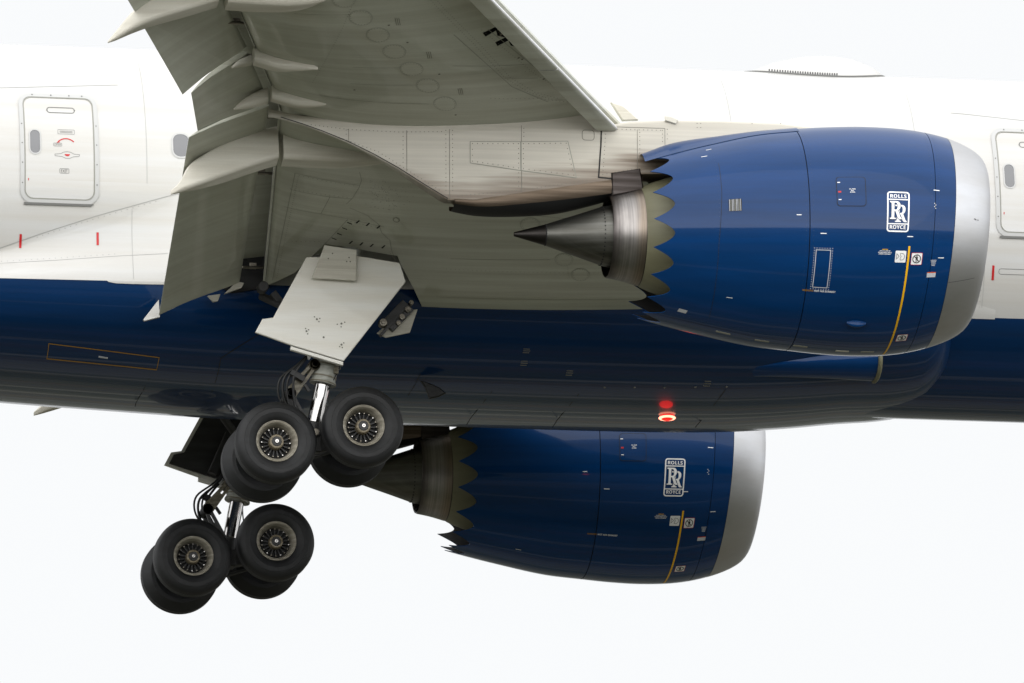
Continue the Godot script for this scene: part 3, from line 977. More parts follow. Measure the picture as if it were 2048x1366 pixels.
	m.dots(skin, V([x0 + 0.2, y1 + 0.02, x0 + 0.52, y1 + 0.02, x0 + 0.83, y1 + 0.02, x1 - 0.2, y1 + 0.02]), 0.014, 0.02)
	part("screw_heads", m, M.faint, d, "", "stuff")

# ---------------------------------------------------------------- wing
func cut_sheet(m: MB, holes: Array) -> void:
	var nz := 110; var nt := 60
	for i in nz:
		for j in nt:
			var z0 := lerpf(2.2, 17.6, float(i) / nz); var z1 := lerpf(2.2, 17.6, float(i + 1) / nz)
			var t0 := pow(float(j) / nt, 1.5); var t1 := pow(float(j + 1) / nt, 1.5)
			var cell := PackedVector2Array([Vector2(lerpf(xle(z0), xte(z0), t0), z0), Vector2(lerpf(xle(z1), xte(z1), t0), z1), Vector2(lerpf(xle(z1), xte(z1), t1), z1), Vector2(lerpf(xle(z0), xte(z0), t1), z0)])
			var left := [cell]
			for h in holes:
				var nxt := []
				for c in left:
					var bb := Rect2(c[0], Vector2.ZERO)
					for p in c:
						bb = bb.expand(p)
					var hb := Rect2(h[0], Vector2.ZERO)
					for p in h:
						hb = hb.expand(p)
					if not bb.intersects(hb):
						nxt.append(c)
						continue
					for q in Geometry2D.clip_polygons(c, h):
						if not Geometry2D.is_polygon_clockwise(q) or true:
							nxt.append(q)
				left = nxt
			for c in left:
				var t := Geometry2D.triangulate_polygon(c)
				for k in range(0, t.size(), 3):
					var ps := []; var ns := []
					for q in 3:
						var p: Vector2 = c[t[k + q]]
						ps.append(wing_at(p, 0.0))
						ns.append(wing_at(p, 1.0) - wing_at(p, 0.0))
					m.tri(ps[0], ps[1], ps[2], ns[0], ns[1], ns[2])

func hole_walls(m: MB, h: PackedVector2Array, up: float) -> void:
	for i in h.size():
		var a := h[i]; var b := h[(i + 1) % h.size()]
		var mid := Vector2.ZERO
		for p in h:
			mid += p / h.size()
		var A := wing_at(a, 0.001); var B := wing_at(b, 0.001)
		var o := mid - (a + b) * 0.5
		m.quad(A, B, B + Vector3(0, up, 0), A + Vector3(0, up, 0), Vector3(o.x, 0, o.y))

func build_wing(far: bool) -> void:
	var well := V([-4.06, 5.21, -4.38, 3.97, -4.83, 3.14, -4.84, 2.1, -2.0, 2.1, -2.08, 3.11, -2.34, 3.81, -2.71, 4.73, -2.8, 5.0, -3.52, 5.15])
	var notches := [V([-2.67, 12.91, -2.48, 13.0, -2.42, 12.92, -2.60, 12.79]), V([-2.46, 12.93, -2.40, 12.75, -2.19, 12.61, -2.3, 12.82]), V([-2.41, 12.58, -2.25, 12.66, -2.18, 12.56, -2.35, 12.46]), V([-2.18, 12.53, -2.12, 12.40, -1.91, 12.26, -2.05, 12.49])]
	var m := MB.new()
	cut_sheet(m, [well] + notches)
	# upper skin, open at the cove
	var rows := []
	for i in 41:
		var z := lerpf(2.2, 17.6, i / 40.0)
		var row := PackedVector3Array()
		for j in 31:
			var t := pow(j / 30.0, 1.6) * 1.13
			var x := lerpf(xle(z), xte(z), t)
			row.append(Vector3(x, WU(x, z), z))
		rows.append(row)
	m.grid(rows, false, Vector3.UP)
	var wing := part("wing", m, M.grey, plane, "" if far else "near wing, seen from below")
	m = MB.new()
	rows = []
	for i in 41:
		var z := lerpf(2.2, 17.6, i / 40.0)
		var x := xte(z) + 0.04
		rows.append(PackedVector3Array([Vector3(x, W(x, z) + 0.002, z), Vector3(x - 0.03, lerpf(W(x, z), WU(x, z), 0.5), z), Vector3(x, WU(x, z) - 0.01, z)]))
	m.grid(rows, false, Vector3.LEFT)
	part("rear_spar", m, M.spar, wing)
	m = MB.new()
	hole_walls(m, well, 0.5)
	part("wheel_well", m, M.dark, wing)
	m = MB.new()
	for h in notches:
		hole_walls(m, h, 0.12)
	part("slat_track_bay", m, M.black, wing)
	for q in notches.slice(1, 4, 2):
		m = MB.new()
		var c: Vector2 = (q[1] + q[2] + q[3]) / 3.0
		m.box(wing_at(c, -0.05), Vector3(0.26, 0.04, 0.05), Basis(Vector3.UP, 0.9))
		m.rod(wing_at(c, -0.09) + Vector3(-0.06, 0, 0.08), wing_at(c, 0.02) + Vector3(-0.06, 0, 0.08), 0.02)
		part("slat_track", m, M.steel, wing)
	# shallow ribs inside the trailing-edge cove
	# slats: a rounded nose in front of the fixed leading edge
	for s in [[10.12, 12.12], [12.14, 17.6], [5.9, 9.3]]:
		m = MB.new()
		rows = []
		var nn := 30
		for i in nn + 1:
			var z := lerpf(s[0], s[1], float(i) / nn)
			rows.append(slat_section(z, 1.0))
		# rounded end pieces
		var e0 := []
		for k in 4:
			var a := (k + 1) / 5.0 * PI / 2
			e0.append(slat_section(float(s[0]) - 0.1 * sin(a), cos(a)))
		e0.reverse()
		m.grid(e0 + rows, true)
		m.cap(e0[0], Vector3(0, 0, -1)); m.cap(rows[-1], Vector3(0, 0, 1))
		var sl := part("slat", m, M.slat, wing)
		m = MB.new()
		rows = []
		for i in nn + 1:
			rows.append(slat_section(lerpf(s[0], s[1], float(i) / nn), 1.0, true))
		m.grid(rows, false, Vector3.DOWN)
		part("slat_underside", m, M.grey, sl)
	build_flaps(wing, far)
	build_pylon(far)
	if far:
		return
	var f: Callable = wing_at
	# oval access covers of the tank
	var ovals := [[-5.17, 14.36], [-4.80, 13.78], [-4.43, 13.20], [-4.07, 12.62], [-3.69, 12.01], [-3.33, 11.43], [-2.94, 10.79]]
	for q in ovals:
		var c := Vector2(q[0], q[1])
		m = MB.new()
		m.patch(f, oval(c, 0.17, 0.25, 0.5), 0.005, 0.1)
		var cover := part("access_cover", m, M.grey, wing)
		m = MB.new()
		m.stroke(f, oval(c, 0.176, 0.256, 0.5), 0.009, 0.004, true, 0.05)
		part("cover_seam", m, M.faint_seam, cover)
		m = MB.new()
		m.dots(f, oval(c, 0.155, 0.235, 0.5, 22), 0.007, 0.007)
		part("cover_screws", m, M.rivet, cover, "", "stuff")
	# seams of the skin
	for s in [[-5.9, 13.87, -4.98, 13.89], [-4.66, 12.05, -3.89, 12.06], [-4.6, 11.43, -3.50, 11.45], [-3.02, 12.04, -1.57, 11.76], [-5.2, 10.8, -3.2, 10.79],
			[-3.92, 8.05, -3.84, 7.74, -3.84, 7.45, -3.88, 7.05, -3.95, 6.78], [-3.87, 6.67, -3.54, 6.45, -3.30, 6.15, -3.20, 5.84, -3.02, 5.58, -2.93, 5.20, -2.81, 4.83],
			[-4.06, 5.21, -3.83, 6.25, -3.20, 6.07], [-4.93, 7.61, -3.84, 7.55], [-4.92, 6.98, -4.25, 6.98, -3.88, 7.01], [-4.93, 7.61, -4.70, 3.53], [-4.25, 6.98, -4.3, 6.3], [-4.92, 6.3, -4.3, 6.3, -3.83, 6.25],
			[-2.0, 6.9, -0.8, 6.7, 0.5, 6.4], [-1.9, 5.0, -0.2, 5.03], [-1.9, 3.5, 1.6, 3.5],
			[-2.60, 12.99, -1.49, 11.52, -0.30, 10.15], [-2.06, 11.49, -1.5, 11.35], [-1.09, 10.63, -0.62, 10.5], [-3.16, 13.0, -1.9, 11.2, -1.2, 10.6]]:
		m = MB.new()
		m.stroke(f, V(s), 0.009, 0.003)
		part("panel_seam", m, M.seam, wing)
	m = MB.new()
	for s in [[-3.9, 14.4, -3.51, 13.77, -2.74, 12.59, -2.06, 11.49, -1.56, 10.95, -1.09, 10.63], [-3.82, 14.4, -3.43, 13.77, -2.66, 12.59, -1.98, 11.49, -1.48, 10.95, -1.0, 10.63], [-2.7, 13.0, -1.6, 11.52, -0.4, 10.15], [-4.92, 7.02, -3.9, 7.05], [-4.93, 7.57, -3.86, 7.51], [-4.86, 7.5, -4.64, 3.6], [-4.6, 5.1, -4.1, 5.3], [-3.84, 6.18, -3.2, 6.0], [-2.2, 10.9, -1.4, 10.75, -0.6, 10.4], [-5.2, 11.3, -5.0, 14.2], [-2.95, 5.15, -2.85, 4.8], [-1.9, 4.6, 1.3, 4.5], [-5.5, 9.4, -3.0, 9.6], [-1.75, 11.6, -1.2, 11.5], [0.1, 4.9, 0.25, 4.3]]:
		m.dots(f, along(V(s), 0.075), 0.008)
	for i in 90:
		var t := rng.randf()
		m.dots(f, PackedVector2Array([Vector2(lerpf(-3.6, -3.1, t) + rng.randf_range(-0.25, 0.25), lerpf(6.7, 7.8, rng.randf()))]), 0.008)
	part("rivet_rows", m, M.rivet, wing, "", "stuff")
	# hinge slots of the small bay panel
	for q in [[-3.78, 6.10, 0], [-3.83, 5.88, 0], [-3.88, 5.65, 0], [-3.94, 5.45, 0], [-3.68, 6.17, 1], [-3.50, 6.11, 1], [-3.31, 6.05, 1], [-3.67, 5.37, 1], [-3.49, 5.35, 1], [-3.31, 5.33, 1], [-3.11, 5.31, 1]]:
		m = MB.new()
		var c := Vector2(q[0], q[1])
		if q[2] == 0:
			m.patch(f, V([c.x - 0.05, c.y + 0.03, c.x + 0.04, c.y - 0.02, c.x + 0.045, c.y - 0.05, c.x - 0.045, c.y]), 0.004, 0.2, false)
		else:
			m.patch(f, V([c.x - 0.01, c.y - 0.05, c.x + 0.03, c.y + 0.07, c.x + 0.05, c.y + 0.06, c.x + 0.02, c.y - 0.06]), 0.004, 0.2, false)
		part("hinge_slot", m, M.black, wing)
	for q in [[-3.04, 6.38, 0.09], [-0.77, 6.35, 0.26], [0.03, 5.03, 0.24], [0.41, 4.46, 0.24]]:
		m = MB.new()
		m.patch(f, oval(Vector2(q[0], q[1]), q[2] * 0.6, q[2], 0.3), 0.005, 0.12)
		var cover := part("access_cover", m, M.grey, wing)
		m = MB.new()
		m.stroke(f, oval(Vector2(q[0], q[1]), q[2] * 0.62, q[2] * 1.03, 0.3), 0.01, 0.004, true, 0.05)
		part("cover_seam", m, M.faint_seam, cover)
		m = MB.new()
		m.dots(f, oval(Vector2(q[0], q[1]), q[2] * 0.52, q[2] * 0.9, 0.3, 18), 0.009, 0.008)
		part("cover_screws", m, M.rivet, cover, "", "stuff")
	# drain holes
	m = MB.new()
	m.dots(f, V([-1.93, 12.02, -1.86, 11.96, -1.39, 11.29, -1.35, 11.32, -4.3, 13.5, -3.9, 12.9, -3.2, 11.8, -2.7, 10.4, -4.5, 11.2, -2.6, 9.9]), 0.02, 0.004, 8)
	for q in [[-4.2, 13.6], [-3.5, 12.45], [-2.78, 11.2]]:
		for i in 3:
			m.stroke(f, V([q[0] - 0.03 + i * 0.03, q[1] + 0.1, q[0] + 0.03 + i * 0.03, q[1] - 0.12]), 0.008, 0.004)
	part("drain_holes", m, M.rivet, wing, "", "stuff")

func slat_section(z: float, k: float, under := false) -> PackedVector3Array:
	var xs := xle(z) + 0.25
	var ys := tab(z, [[5.0, -1.62], [10.3, -0.42], [14.2, 0.52], [18.0, 1.5]])
	var sh := [[-0.66, 0.225], [-0.50, 0.215], [-0.34, 0.185], [-0.20, 0.135], [-0.10, 0.075], [-0.04, 0.02], [-0.008, -0.025], [-0.005, -0.045], [-0.03, -0.07], [-0.09, -0.082], [-0.20, -0.086], [-0.30, -0.090], [-0.335, -0.092], [-0.345, -0.085], [-0.335, -0.078], [-0.25, -0.04], [-0.30, 0.06], [-0.50, 0.16]]
	if under:
		sh = [[-0.012, -0.062], [-0.03, -0.074], [-0.09, -0.086], [-0.20, -0.090], [-0.30, -0.094], [-0.345, -0.094]]
	var row := PackedVector3Array()
	for q in sh:
		row.append(Vector3(xs - 0.25 + (float(q[0]) + 0.25) * k, ys + 0.03 + (float(q[1]) - 0.03) * k, z))
	return row

func flap_section(le: Vector2, te: Vector2, z: float, camber: float, th: float) -> PackedVector3Array:
	var c := te - le
	var up := Vector2(c.y, -c.x).normalized()
	if up.y < 0:
		up = -up
	var o := PackedVector3Array()
	var n := 12
	var l := c.length()
	for i in n + 1:
		var t := 1.0 - float(i) / n
		t = t * t * (3 - 2 * t) * 0.5 + t * 0.5
		var p := le + c * t + up * (camber * 4 * t * (1 - t) + 0.06 * pow(1 - t, 6) )
		o.append(Vector3(p.x, p.y, z))
	for i in range(1, n + 1):
		var t := float(i) / n
		t = t * t
		var yt := th * l * 5 * (0.2969 * sqrt(t) - 0.126 * t - 0.3516 * t * t + 0.2843 * t * t * t - 0.1015 * t * t * t * t) + 0.006
		var p := le + c * t + up * (camber * 4 * t * (1 - t) + 0.06 * pow(1 - t, 6) + yt)
		o.append(Vector3(p.x, p.y, z))
	return o

func flap(called: String, A: Array, B: Array, camber: float, mat: Material, parent: Node, bow := 0.0) -> Node:
	var m := MB.new()
	var rows := []
	for i in 25:
		var t := i / 24.0
		var le := Vector2(A[1], A[2]).lerp(Vector2(B[1], B[2]), t)
		var te := Vector2(A[3], A[4]).lerp(Vector2(B[3], B[4]), t) + Vector2(0.2, 1.0) * bow * 4 * t * (1 - t)
		rows.append(flap_section(le, te, lerpf(A[0], B[0], t), camber, 0.15))
	m.grid(rows, true)
	m.cap(rows[0], Vector3(0, 0, -1)); m.cap(rows[-1], Vector3(0, 0, 1))
	return part(called, m, mat, parent)

# boat-shaped fairing: stations of x, y and z of its outer lower edge, width, depth
func fairing(called: String, st: Array, parent: Node, blunt := true) -> Node:
	var m := MB.new()
	var rows := []
	var s := Vector2(0.2425, 0.970); var upv := Vector2(0.970, -0.2425)   # (y, z) along the span and up into the wing
	var fine := []
	for i in st.size() - 1:
		for k in 5:
			fine.append(float(st[i][0]) + (float(st[i + 1][0]) - float(st[i][0])) * k / 5.0)
	fine.append(float(st[-1][0]))
	var ty := []; var tw := []; var td := []; var tz := []
	for q in st:
		ty.append([q[0], q[1]]); tz.append([q[0], q[2]]); tw.append([q[0], q[3]]); td.append([q[0], q[4]])
	for x in fine:
		var w: float = tabs(x, tw); var d: float = tabs(x, td)
		var r := minf(0.075, minf(w, d) * 0.4)
		var row := PackedVector3Array()
		for p in rrect(-w, 0.0, 0.0, d, r, 5):
			# sides lean in a little towards the keel
			var lean := 0.10 * w * (1.0 - p.y / maxf(d, 0.01)) * (1.0 if p.x < -w * 0.5 else -1.0)
			var yz: Vector2 = Vector2(tabs(x, ty), tabs(x, tz)) + s * (p.x + lean * 0.5) + upv * p.y
			row.append(Vector3(x, yz.x, yz.y))
		rows.append(row)
	m.grid(rows, true)
	m.cap(rows[0], Vector3.LEFT); m.cap(rows[-1], Vector3.RIGHT)
	return part(called, m, M.light_grey, parent)

func build_flaps(wing: Node, far: bool) -> void:
	var fi := flap("flap", [3.4, -5.22, -1.83, -6.61, -2.39], [9.55, -5.63, -0.25, -6.98, -0.78], 0.05, M.grey, plane)
	var fa := flap("flaperon", [9.72, -5.66, -0.24, -6.86, -0.71], [11.42, -6.25, 0.17, -7.21, -0.49], 0.05, M.grey, plane)
	var fo := flap("flap", [11.62, -6.30, 0.22, -7.38, -0.57], [17.6, -8.35, 1.15, -9.8, 0.62], 0.05, M.grey, plane, 0.02)
	# bare tip of the flap's upper skin at its inner end
	var m := MB.new()
	m.plate(V([-6.60, -2.10, -6.86, -2.45, -6.84, -2.475, -6.58, -2.40]), 3.22, 3.3, 0.005)
	part("flap_end_plate", m, M.white, fi)
	m = MB.new()
	m.plate(V([-5.78, -2.02, -5.68, -2.12, -5.60, -2.10, -5.56, -1.98]), 3.30, 3.36, 0.005)
	m.plate(V([-5.50, -1.98, -5.20, -1.86, -5.16, -1.78, -5.30, -1.76, -5.38, -1.86]), 3.30, 3.38, 0.005)
	part("flap_hinge_bracket", m, M.light_grey, fi)
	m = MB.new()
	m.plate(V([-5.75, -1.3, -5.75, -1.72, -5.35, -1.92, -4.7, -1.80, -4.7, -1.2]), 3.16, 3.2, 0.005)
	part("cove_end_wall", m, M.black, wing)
	# track fairings: rear halves hang on the flaps, front halves on the wing
	fairing("flap_track_fairing", [[-7.17, -1.566, 8.8, 0.03, 0.069], [-7.03, -1.516, 8.84, 0.13, 0.179], [-6.89, -1.461, 8.87, 0.22, 0.4], [-6.6, -1.346, 8.9, 0.34, 0.53], [-6.31, -1.231, 8.9, 0.4, 0.59], [-5.72, -1.001, 8.9, 0.42, 0.61], [-5.39, -0.886, 8.9, 0.42, 0.59]], fi)
	fairing("flap_track_fairing", [[-5.31, -0.896, 8.9, 0.42, 0.55], [-4.81, -0.906, 8.9, 0.42, 0.53], [-4.31, -0.906, 8.88, 0.38, 0.47], [-3.95, -0.886, 8.82, 0.3, 0.35], [-3.55, -0.866, 8.76, 0.14, 0.139], [-3.35, -0.856, 8.74, 0.04, 0.079]], wing)
	fairing("flap_track_fairing", [[-8.98, -0.45, 14.42, 0.03, 0.03], [-8.84, -0.38, 14.5, 0.15, 0.16], [-8.6, -0.24, 14.62, 0.28, 0.32], [-8.3, -0.10, 14.7, 0.36, 0.42], [-7.8, 0.08, 14.7, 0.40, 0.46], [-7.22, 0.28, 14.7, 0.40, 0.46]], fo)
	fairing("flap_track_fairing", [[-7.08, 0.25, 14.7, 0.42, 0.42], [-6.5, 0.24, 14.68, 0.42, 0.40], [-6.0, 0.26, 14.62, 0.36, 0.34], [-5.7, 0.31, 14.55, 0.24, 0.24], [-5.48, 0.37, 14.48, 0.06, 0.08]], wing)
	fairing("hinge_fairing", [[-6.36, -0.48, 10.36, 0.03, 0.03], [-6.24, -0.45, 10.38, 0.12, 0.14], [-6.07, -0.40, 10.4, 0.2, 0.22], [-5.9, -0.345, 10.4, 0.23, 0.26], [-5.79, -0.31, 10.4, 0.23, 0.26]], fa)
	fairing("hinge_fairing", [[-5.76, -0.30, 10.6, 0.25, 0.28], [-5.40, -0.39, 10.6, 0.24, 0.26], [-5.1, -0.405, 10.57, 0.17, 0.2], [-4.86, -0.385, 10.52, 0.03, 0.05]], wing)
	fairing("hinge_fairing", [[-6.55, -0.05, 11.42, 0.03, 0.03], [-6.45, -0.02, 11.45, 0.1, 0.12], [-6.3, 0.02, 11.47, 0.15, 0.16], [-6.22, 0.04, 11.47, 0.17, 0.18]], fa)
	fairing("hinge_fairing", [[-6.26, -0.05, 12.05, 0.28, 0.28], [-5.87, -0.15, 12.05, 0.26, 0.26], [-5.54, -0.16, 12.03, 0.17, 0.2], [-5.22, -0.16, 12.0, 0.03, 0.05]], wing)
	if far:
		return
	# tubes and brackets in the cove
	for q in [[3.6, 4], [7.0, 3], [9.0, 3], [11.2, 3], [12.6, 3]]:
		m = MB.new()
		var z: float = q[0]
		var a := Vector3(xte(z) + 0.02, W(xte(z), z) + 0.12, z)
		m.rod(a, a + Vector3(-0.4, -0.03, 0.1), 0.025)
		m.box(a + Vector3(-0.2, 0.02, 0), Vector3(0.12, 0.10, 0.08))
		part("flap_link", m, M.steel, wing)

# ---------------------------------------------------------------- pylon
func pyl_at(p: Vector2, h: float) -> Vector3:
	return Vector3(p.x, p.y, pyl_z(p.x) + h)
func pyl_z(x: float) -> float:
	return ENGINE_Z + tab(x, [[-5.7, 0.02], [-4.0, 0.16], [-2.5, 0.29], [-1.0, 0.31], [3.4, 0.31]])
func pyl_in(x: float) -> float:   # half width of the lower edge: a thin blade behind the exhaust
	return tab(x, [[-5.7, 0.015], [-3.2, 0.03], [-2.72, 0.05], [-2.55, 0.29], [3.4, 0.31]])

func build_pylon(far: bool) -> void:
	# lower and upper edges, from the aft tip forward
	var top := [[-5.7, -0.30], [-5.22, -0.40], [-4.4, -0.45], [-3.57, -0.48], [-2.74, -0.46], [-1.9, -0.40], [-1.07, -0.30], [-0.35, -0.20], [-0.14, -0.44], [0.26, -0.36], [0.85, -0.32], [1.8, -0.29], [2.77, -0.29], [3.4, -0.36]]
	var m := MB.new()
	for side in [1.0, -1.0]:
		var rows := []
		for i in 121:
			var x := lerpf(-5.7, 3.4, i / 120.0)
			var lo := tab(x, PYLON_LOW); var hi := tab(x, top)
			var hz := pyl_z(x) - ENGINE_Z
			var row := PackedVector3Array()
			var inz := hz - 2.0 * pyl_in(x) * 0.96
			row.append(Vector3(x, lo - 0.006, ENGINE_Z + (hz - 0.008 if side > 0 else inz + 0.004)))
			row.append(Vector3(x, lo + 0.02, ENGINE_Z + (hz - 0.002 if side > 0 else inz)))
			for j in 9:
				row.append(Vector3(x, lerpf(lo + 0.06, hi - 0.05, j / 8.0), ENGINE_Z + side * hz))
			row.append(Vector3(x, hi - 0.012, ENGINE_Z + side * (hz - 0.02)))
			row.append(Vector3(x, hi, ENGINE_Z + side * hz * 0.8))
			row.append(Vector3(x, hi + 0.004, ENGINE_Z))
			rows.append(row)
		var k := m.P.size()
		m.grid(rows, false, Vector3(0, 0, side))
		for i in range(k, m.P.size()):
			m.U[i] = Vector2(m.P[i].x, m.P[i].y)
	# underside
	var un := []
	for i in 121:
		var x := lerpf(-5.7, 3.4, i / 120.0)
		var lo := tab(x, PYLON_LOW); var hz := pyl_z(x) - ENGINE_Z
		var inz := hz - 2.0 * pyl_in(x) * 0.96
		un.append(PackedVector3Array([Vector3(x, lo - 0.006, ENGINE_Z + inz + 0.004), Vector3(x, lo - 0.010, ENGINE_Z + (hz + inz) * 0.5), Vector3(x, lo - 0.006, ENGINE_Z + hz - 0.008)]))
	var k2 := m.P.size()
	m.grid(un, false, Vector3.DOWN)
	for i in range(k2, m.P.size()):
		m.U[i] = Vector2(m.P[i].x, m.P[i].y)
	var pyl := part("engine_pylon", m, M.pylon, plane)
	# heat shield along the lower edge, sooted beneath
	m = MB.new()
	var rows := []
	var sides := MB.new()
	var rs := []; var rs2 := []
	for i in 41:
		var x := lerpf(-2.66, -0.05, i / 40.0)
		var lo := tab(x, PYLON_LOW)
		var b := tabs(x, [[-2.7, -1.84], [-2.57, -1.86], [-2.23, -1.885], [-1.49, -1.81], [-0.65, -1.69], [-0.05, -1.59]])
		var sag := tabs(x, [[-2.7, 0.0], [-2.2, 0.03], [-1.5, 0.085], [-0.9, 0.10], [-0.4, 0.05], [-0.05, 0.0]])
		var hz := pyl_z(x) - ENGINE_Z + 0.006
		rs.append(PackedVector3Array([Vector3(x, lo + 0.012, ENGINE_Z + hz), Vector3(x, lerpf(lo, b, 0.5), ENGINE_Z + hz + 0.012), Vector3(x, b, ENGINE_Z + hz - 0.02)]))
		rs2.append(PackedVector3Array([Vector3(x, lo + 0.012, ENGINE_Z - hz), Vector3(x, lerpf(lo, b, 0.5), ENGINE_Z - hz - 0.012), Vector3(x, b, ENGINE_Z - hz + 0.02)]))
		rows.append(PackedVector3Array([Vector3(x, b, ENGINE_Z + hz - 0.02), Vector3(x, b - 0.03 - sag, ENGINE_Z + hz * 0.55), Vector3(x, b - 0.035 - sag * 1.1, ENGINE_Z), Vector3(x, b - 0.03 - sag, ENGINE_Z - hz * 0.55), Vector3(x, b, ENGINE_Z - hz + 0.02)]))
	sides.grid(rs, false, Vector3(0, 0, 1))
	part("heat_shield", sides, M.shield, pyl)
	sides = MB.new()
	sides.grid(rs2, false, Vector3(0, 0, -1))
	part("heat_shield", sides, M.shield, pyl)
	m.grid(rows, false, Vector3.DOWN)
	part("heat_shield_underside", m, M.soot, pyl)
	# scorched block above the nozzle
	m = MB.new()
	m.plate(V([-0.06, -1.25, 0.42, -1.16, 0.48, -1.52, -0.05, -1.64]), ENGINE_Z - 0.34, ENGINE_Z + 0.34, 0.02)
	part("heat_shield_block", m, M.shield_dark, pyl)
	# leading-edge fence and inner slat end above the pylon
	m = MB.new()
	m.plate(V([0.84, -0.34, 0.84, -0.26, 0.95, -0.27, 1.06, -0.32, 1.02, -0.39, 0.92, -0.36]), ENGINE_Z + 0.30, ENGINE_Z + 0.345, 0.01)
	part("pylon_chine", m, M.light_grey, pyl)
	m = MB.new()
	m.plate(V([0.10, 0.16, 0.30, 0.10, 0.56, -0.12, 0.30, -0.14]), 9.1, 9.2, 0.01)
	part("slat_end_fence", m, M.light_grey, pyl)
	if far:
		return
	var f: Callable = pyl_at
	for q in [[-2.40, -0.80, -1.565, -0.775, -1.565, -1.26, -2.40, -1.16], [-1.555, -0.775, -0.78, -0.74, -0.64, -1.35, -1.555, -1.26]]:
		m = MB.new()
		m.patch(f, V(q), 0.006, 0.5)
		var pn := part("pylon_panel", m, M.pylon, pyl)
		m = MB.new()
		var big := PackedVector2Array()
		m.stroke(f, V(q), 0.011, 0.0075, true, 0.5)
		part("panel_outline", m, M.seam, pn)
		m = MB.new()
		for s in Geometry2D.offset_polygon(V(q), -0.035):
			m.dots(f, along(s, 0.09, true), 0.009, 0.008)
		part("panel_screws", m, M.rivet, pn, "", "stuff")
		if big.size():
			pass
	m = MB.new()
	m.stroke(f, rrect(-0.54, -0.71, -0.34, -0.54, 0.05), 0.009, 0.004, true)
	part("access_port", m, M.rivet, pyl)
	for s in [[-2.74, -0.60, -2.74, -1.77], [-3.44, -0.63, -3.44, -1.32], [-4.39, -0.62, -4.39, -0.82], [-1.55, -0.5, -1.55, -0.775], [-1.55, -1.26, -1.55, -1.62], [-0.20, -0.47, 0.84, -0.465], [0.84, -0.465, 0.84, -0.74], [0.38, -0.5, 0.38, -1.16]]:
		m = MB.new()
		m.stroke(f, V(s), 0.008, 0.004)
		part("pylon_seam", m, M.rivet, pyl)
	m = MB.new()
	m.stroke(f, V([-0.21, -0.27, -0.23, -0.8, -0.27, -1.33, -0.03, -1.345, -0.02, -1.25]), 0.024, 0.005)
	part("pylon_gap", m, M.black, pyl)
	m = MB.new()
	m.stroke(f, V([-5.5, -0.44, -5.14, -0.55, -4.81, -0.665, -4.39, -0.835, -3.98, -1.035, -3.57, -1.265, -3.15, -1.535, -2.77, -1.765]), 0.014, 0.006)
	part("pylon_gap", m, M.black, pyl)
	m = MB.new()
	for s in [[-2.80, -0.62, -2.80, -1.7], [-2.69, -0.62, -2.69, -1.7], [-3.5, -0.66, -3.5, -1.24], [-4.43, -0.64, -4.43, -0.78], [-5.0, -0.60, -3.9, -1.0, -3.2, -1.44, -2.85, -1.66], [-5.0, -0.56, -4.4, -0.63, -3.57, -0.66, -2.8, -0.64], [-1.51, -0.55, -1.51, -0.75], [-1.60, -1.3, -1.60, -1.6], [-0.16, -0.51, 0.84, -0.5], [-0.15, -0.6, -0.20, -1.28], [0.42, -0.55, 0.42, -1.1], [0.80, -0.5, 0.80, -0.75], [0.88, -0.48, 0.88, -0.72], [1.38, -0.36, 1.38, -0.5], [1.44, -0.36, 1.44, -0.5], [2.3, -0.33, 2.3, -0.42], [-2.6, -1.72, -1.5, -1.58, -0.4, -1.38], [2.78, -0.31, 2.78, -0.4], [-0.2, -1.28, 0.35, -1.16]]:
		m.dots(f, along(V(s), 0.07), 0.0085)
	part("pylon_rivets", m, M.rivet, pyl, "", "stuff")

# ---------------------------------------------------------------- engine
const CHEVRONS := 18
func sleeve_edge(phi: float) -> float:
	var u := fposmod(phi / (TAU / CHEVRONS) + 0.5, 1.0) - 0.5
	var d := absf(u) * 2
	return 0.46 + 0.34 * sin(d * PI / 2 * 0.96)

func nac_shell(x0: float, x1: float, n: int) -> MB:
	var m := MB.new()
	var rows := []
	for i in n + 1:
		var x := lerpf(x0, x1, float(i) / n)
		var row := PackedVector3Array()
		for j in 128:
			row.append(ring(x, nac_r(x), TAU * j / 128))
		rows.append(row)
	m.grid(rows, true)
	# returns at both ends, so that the joints have depth
	for q in [[0, x0, -1.0], [n, x1, 1.0]]:
		var x: float = q[1]
		var ra := PackedVector3Array(); var rb := PackedVector3Array()
		for j in 128:
			ra.append(ring(x, nac_r(x), TAU * j / 128)); rb.append(ring(x, nac_r(x) - 0.03, TAU * j / 128))
		m.grid([ra, rb], true, Vector3(q[2], 0, 0))
	return m

func turned(prof: Array, n := 96) -> MB:
	var m := MB.new()
	m.lathe(Vector3(0, -2.245, ENGINE_Z), Vector3(1, 0.012, 0), prof, n)
	return m

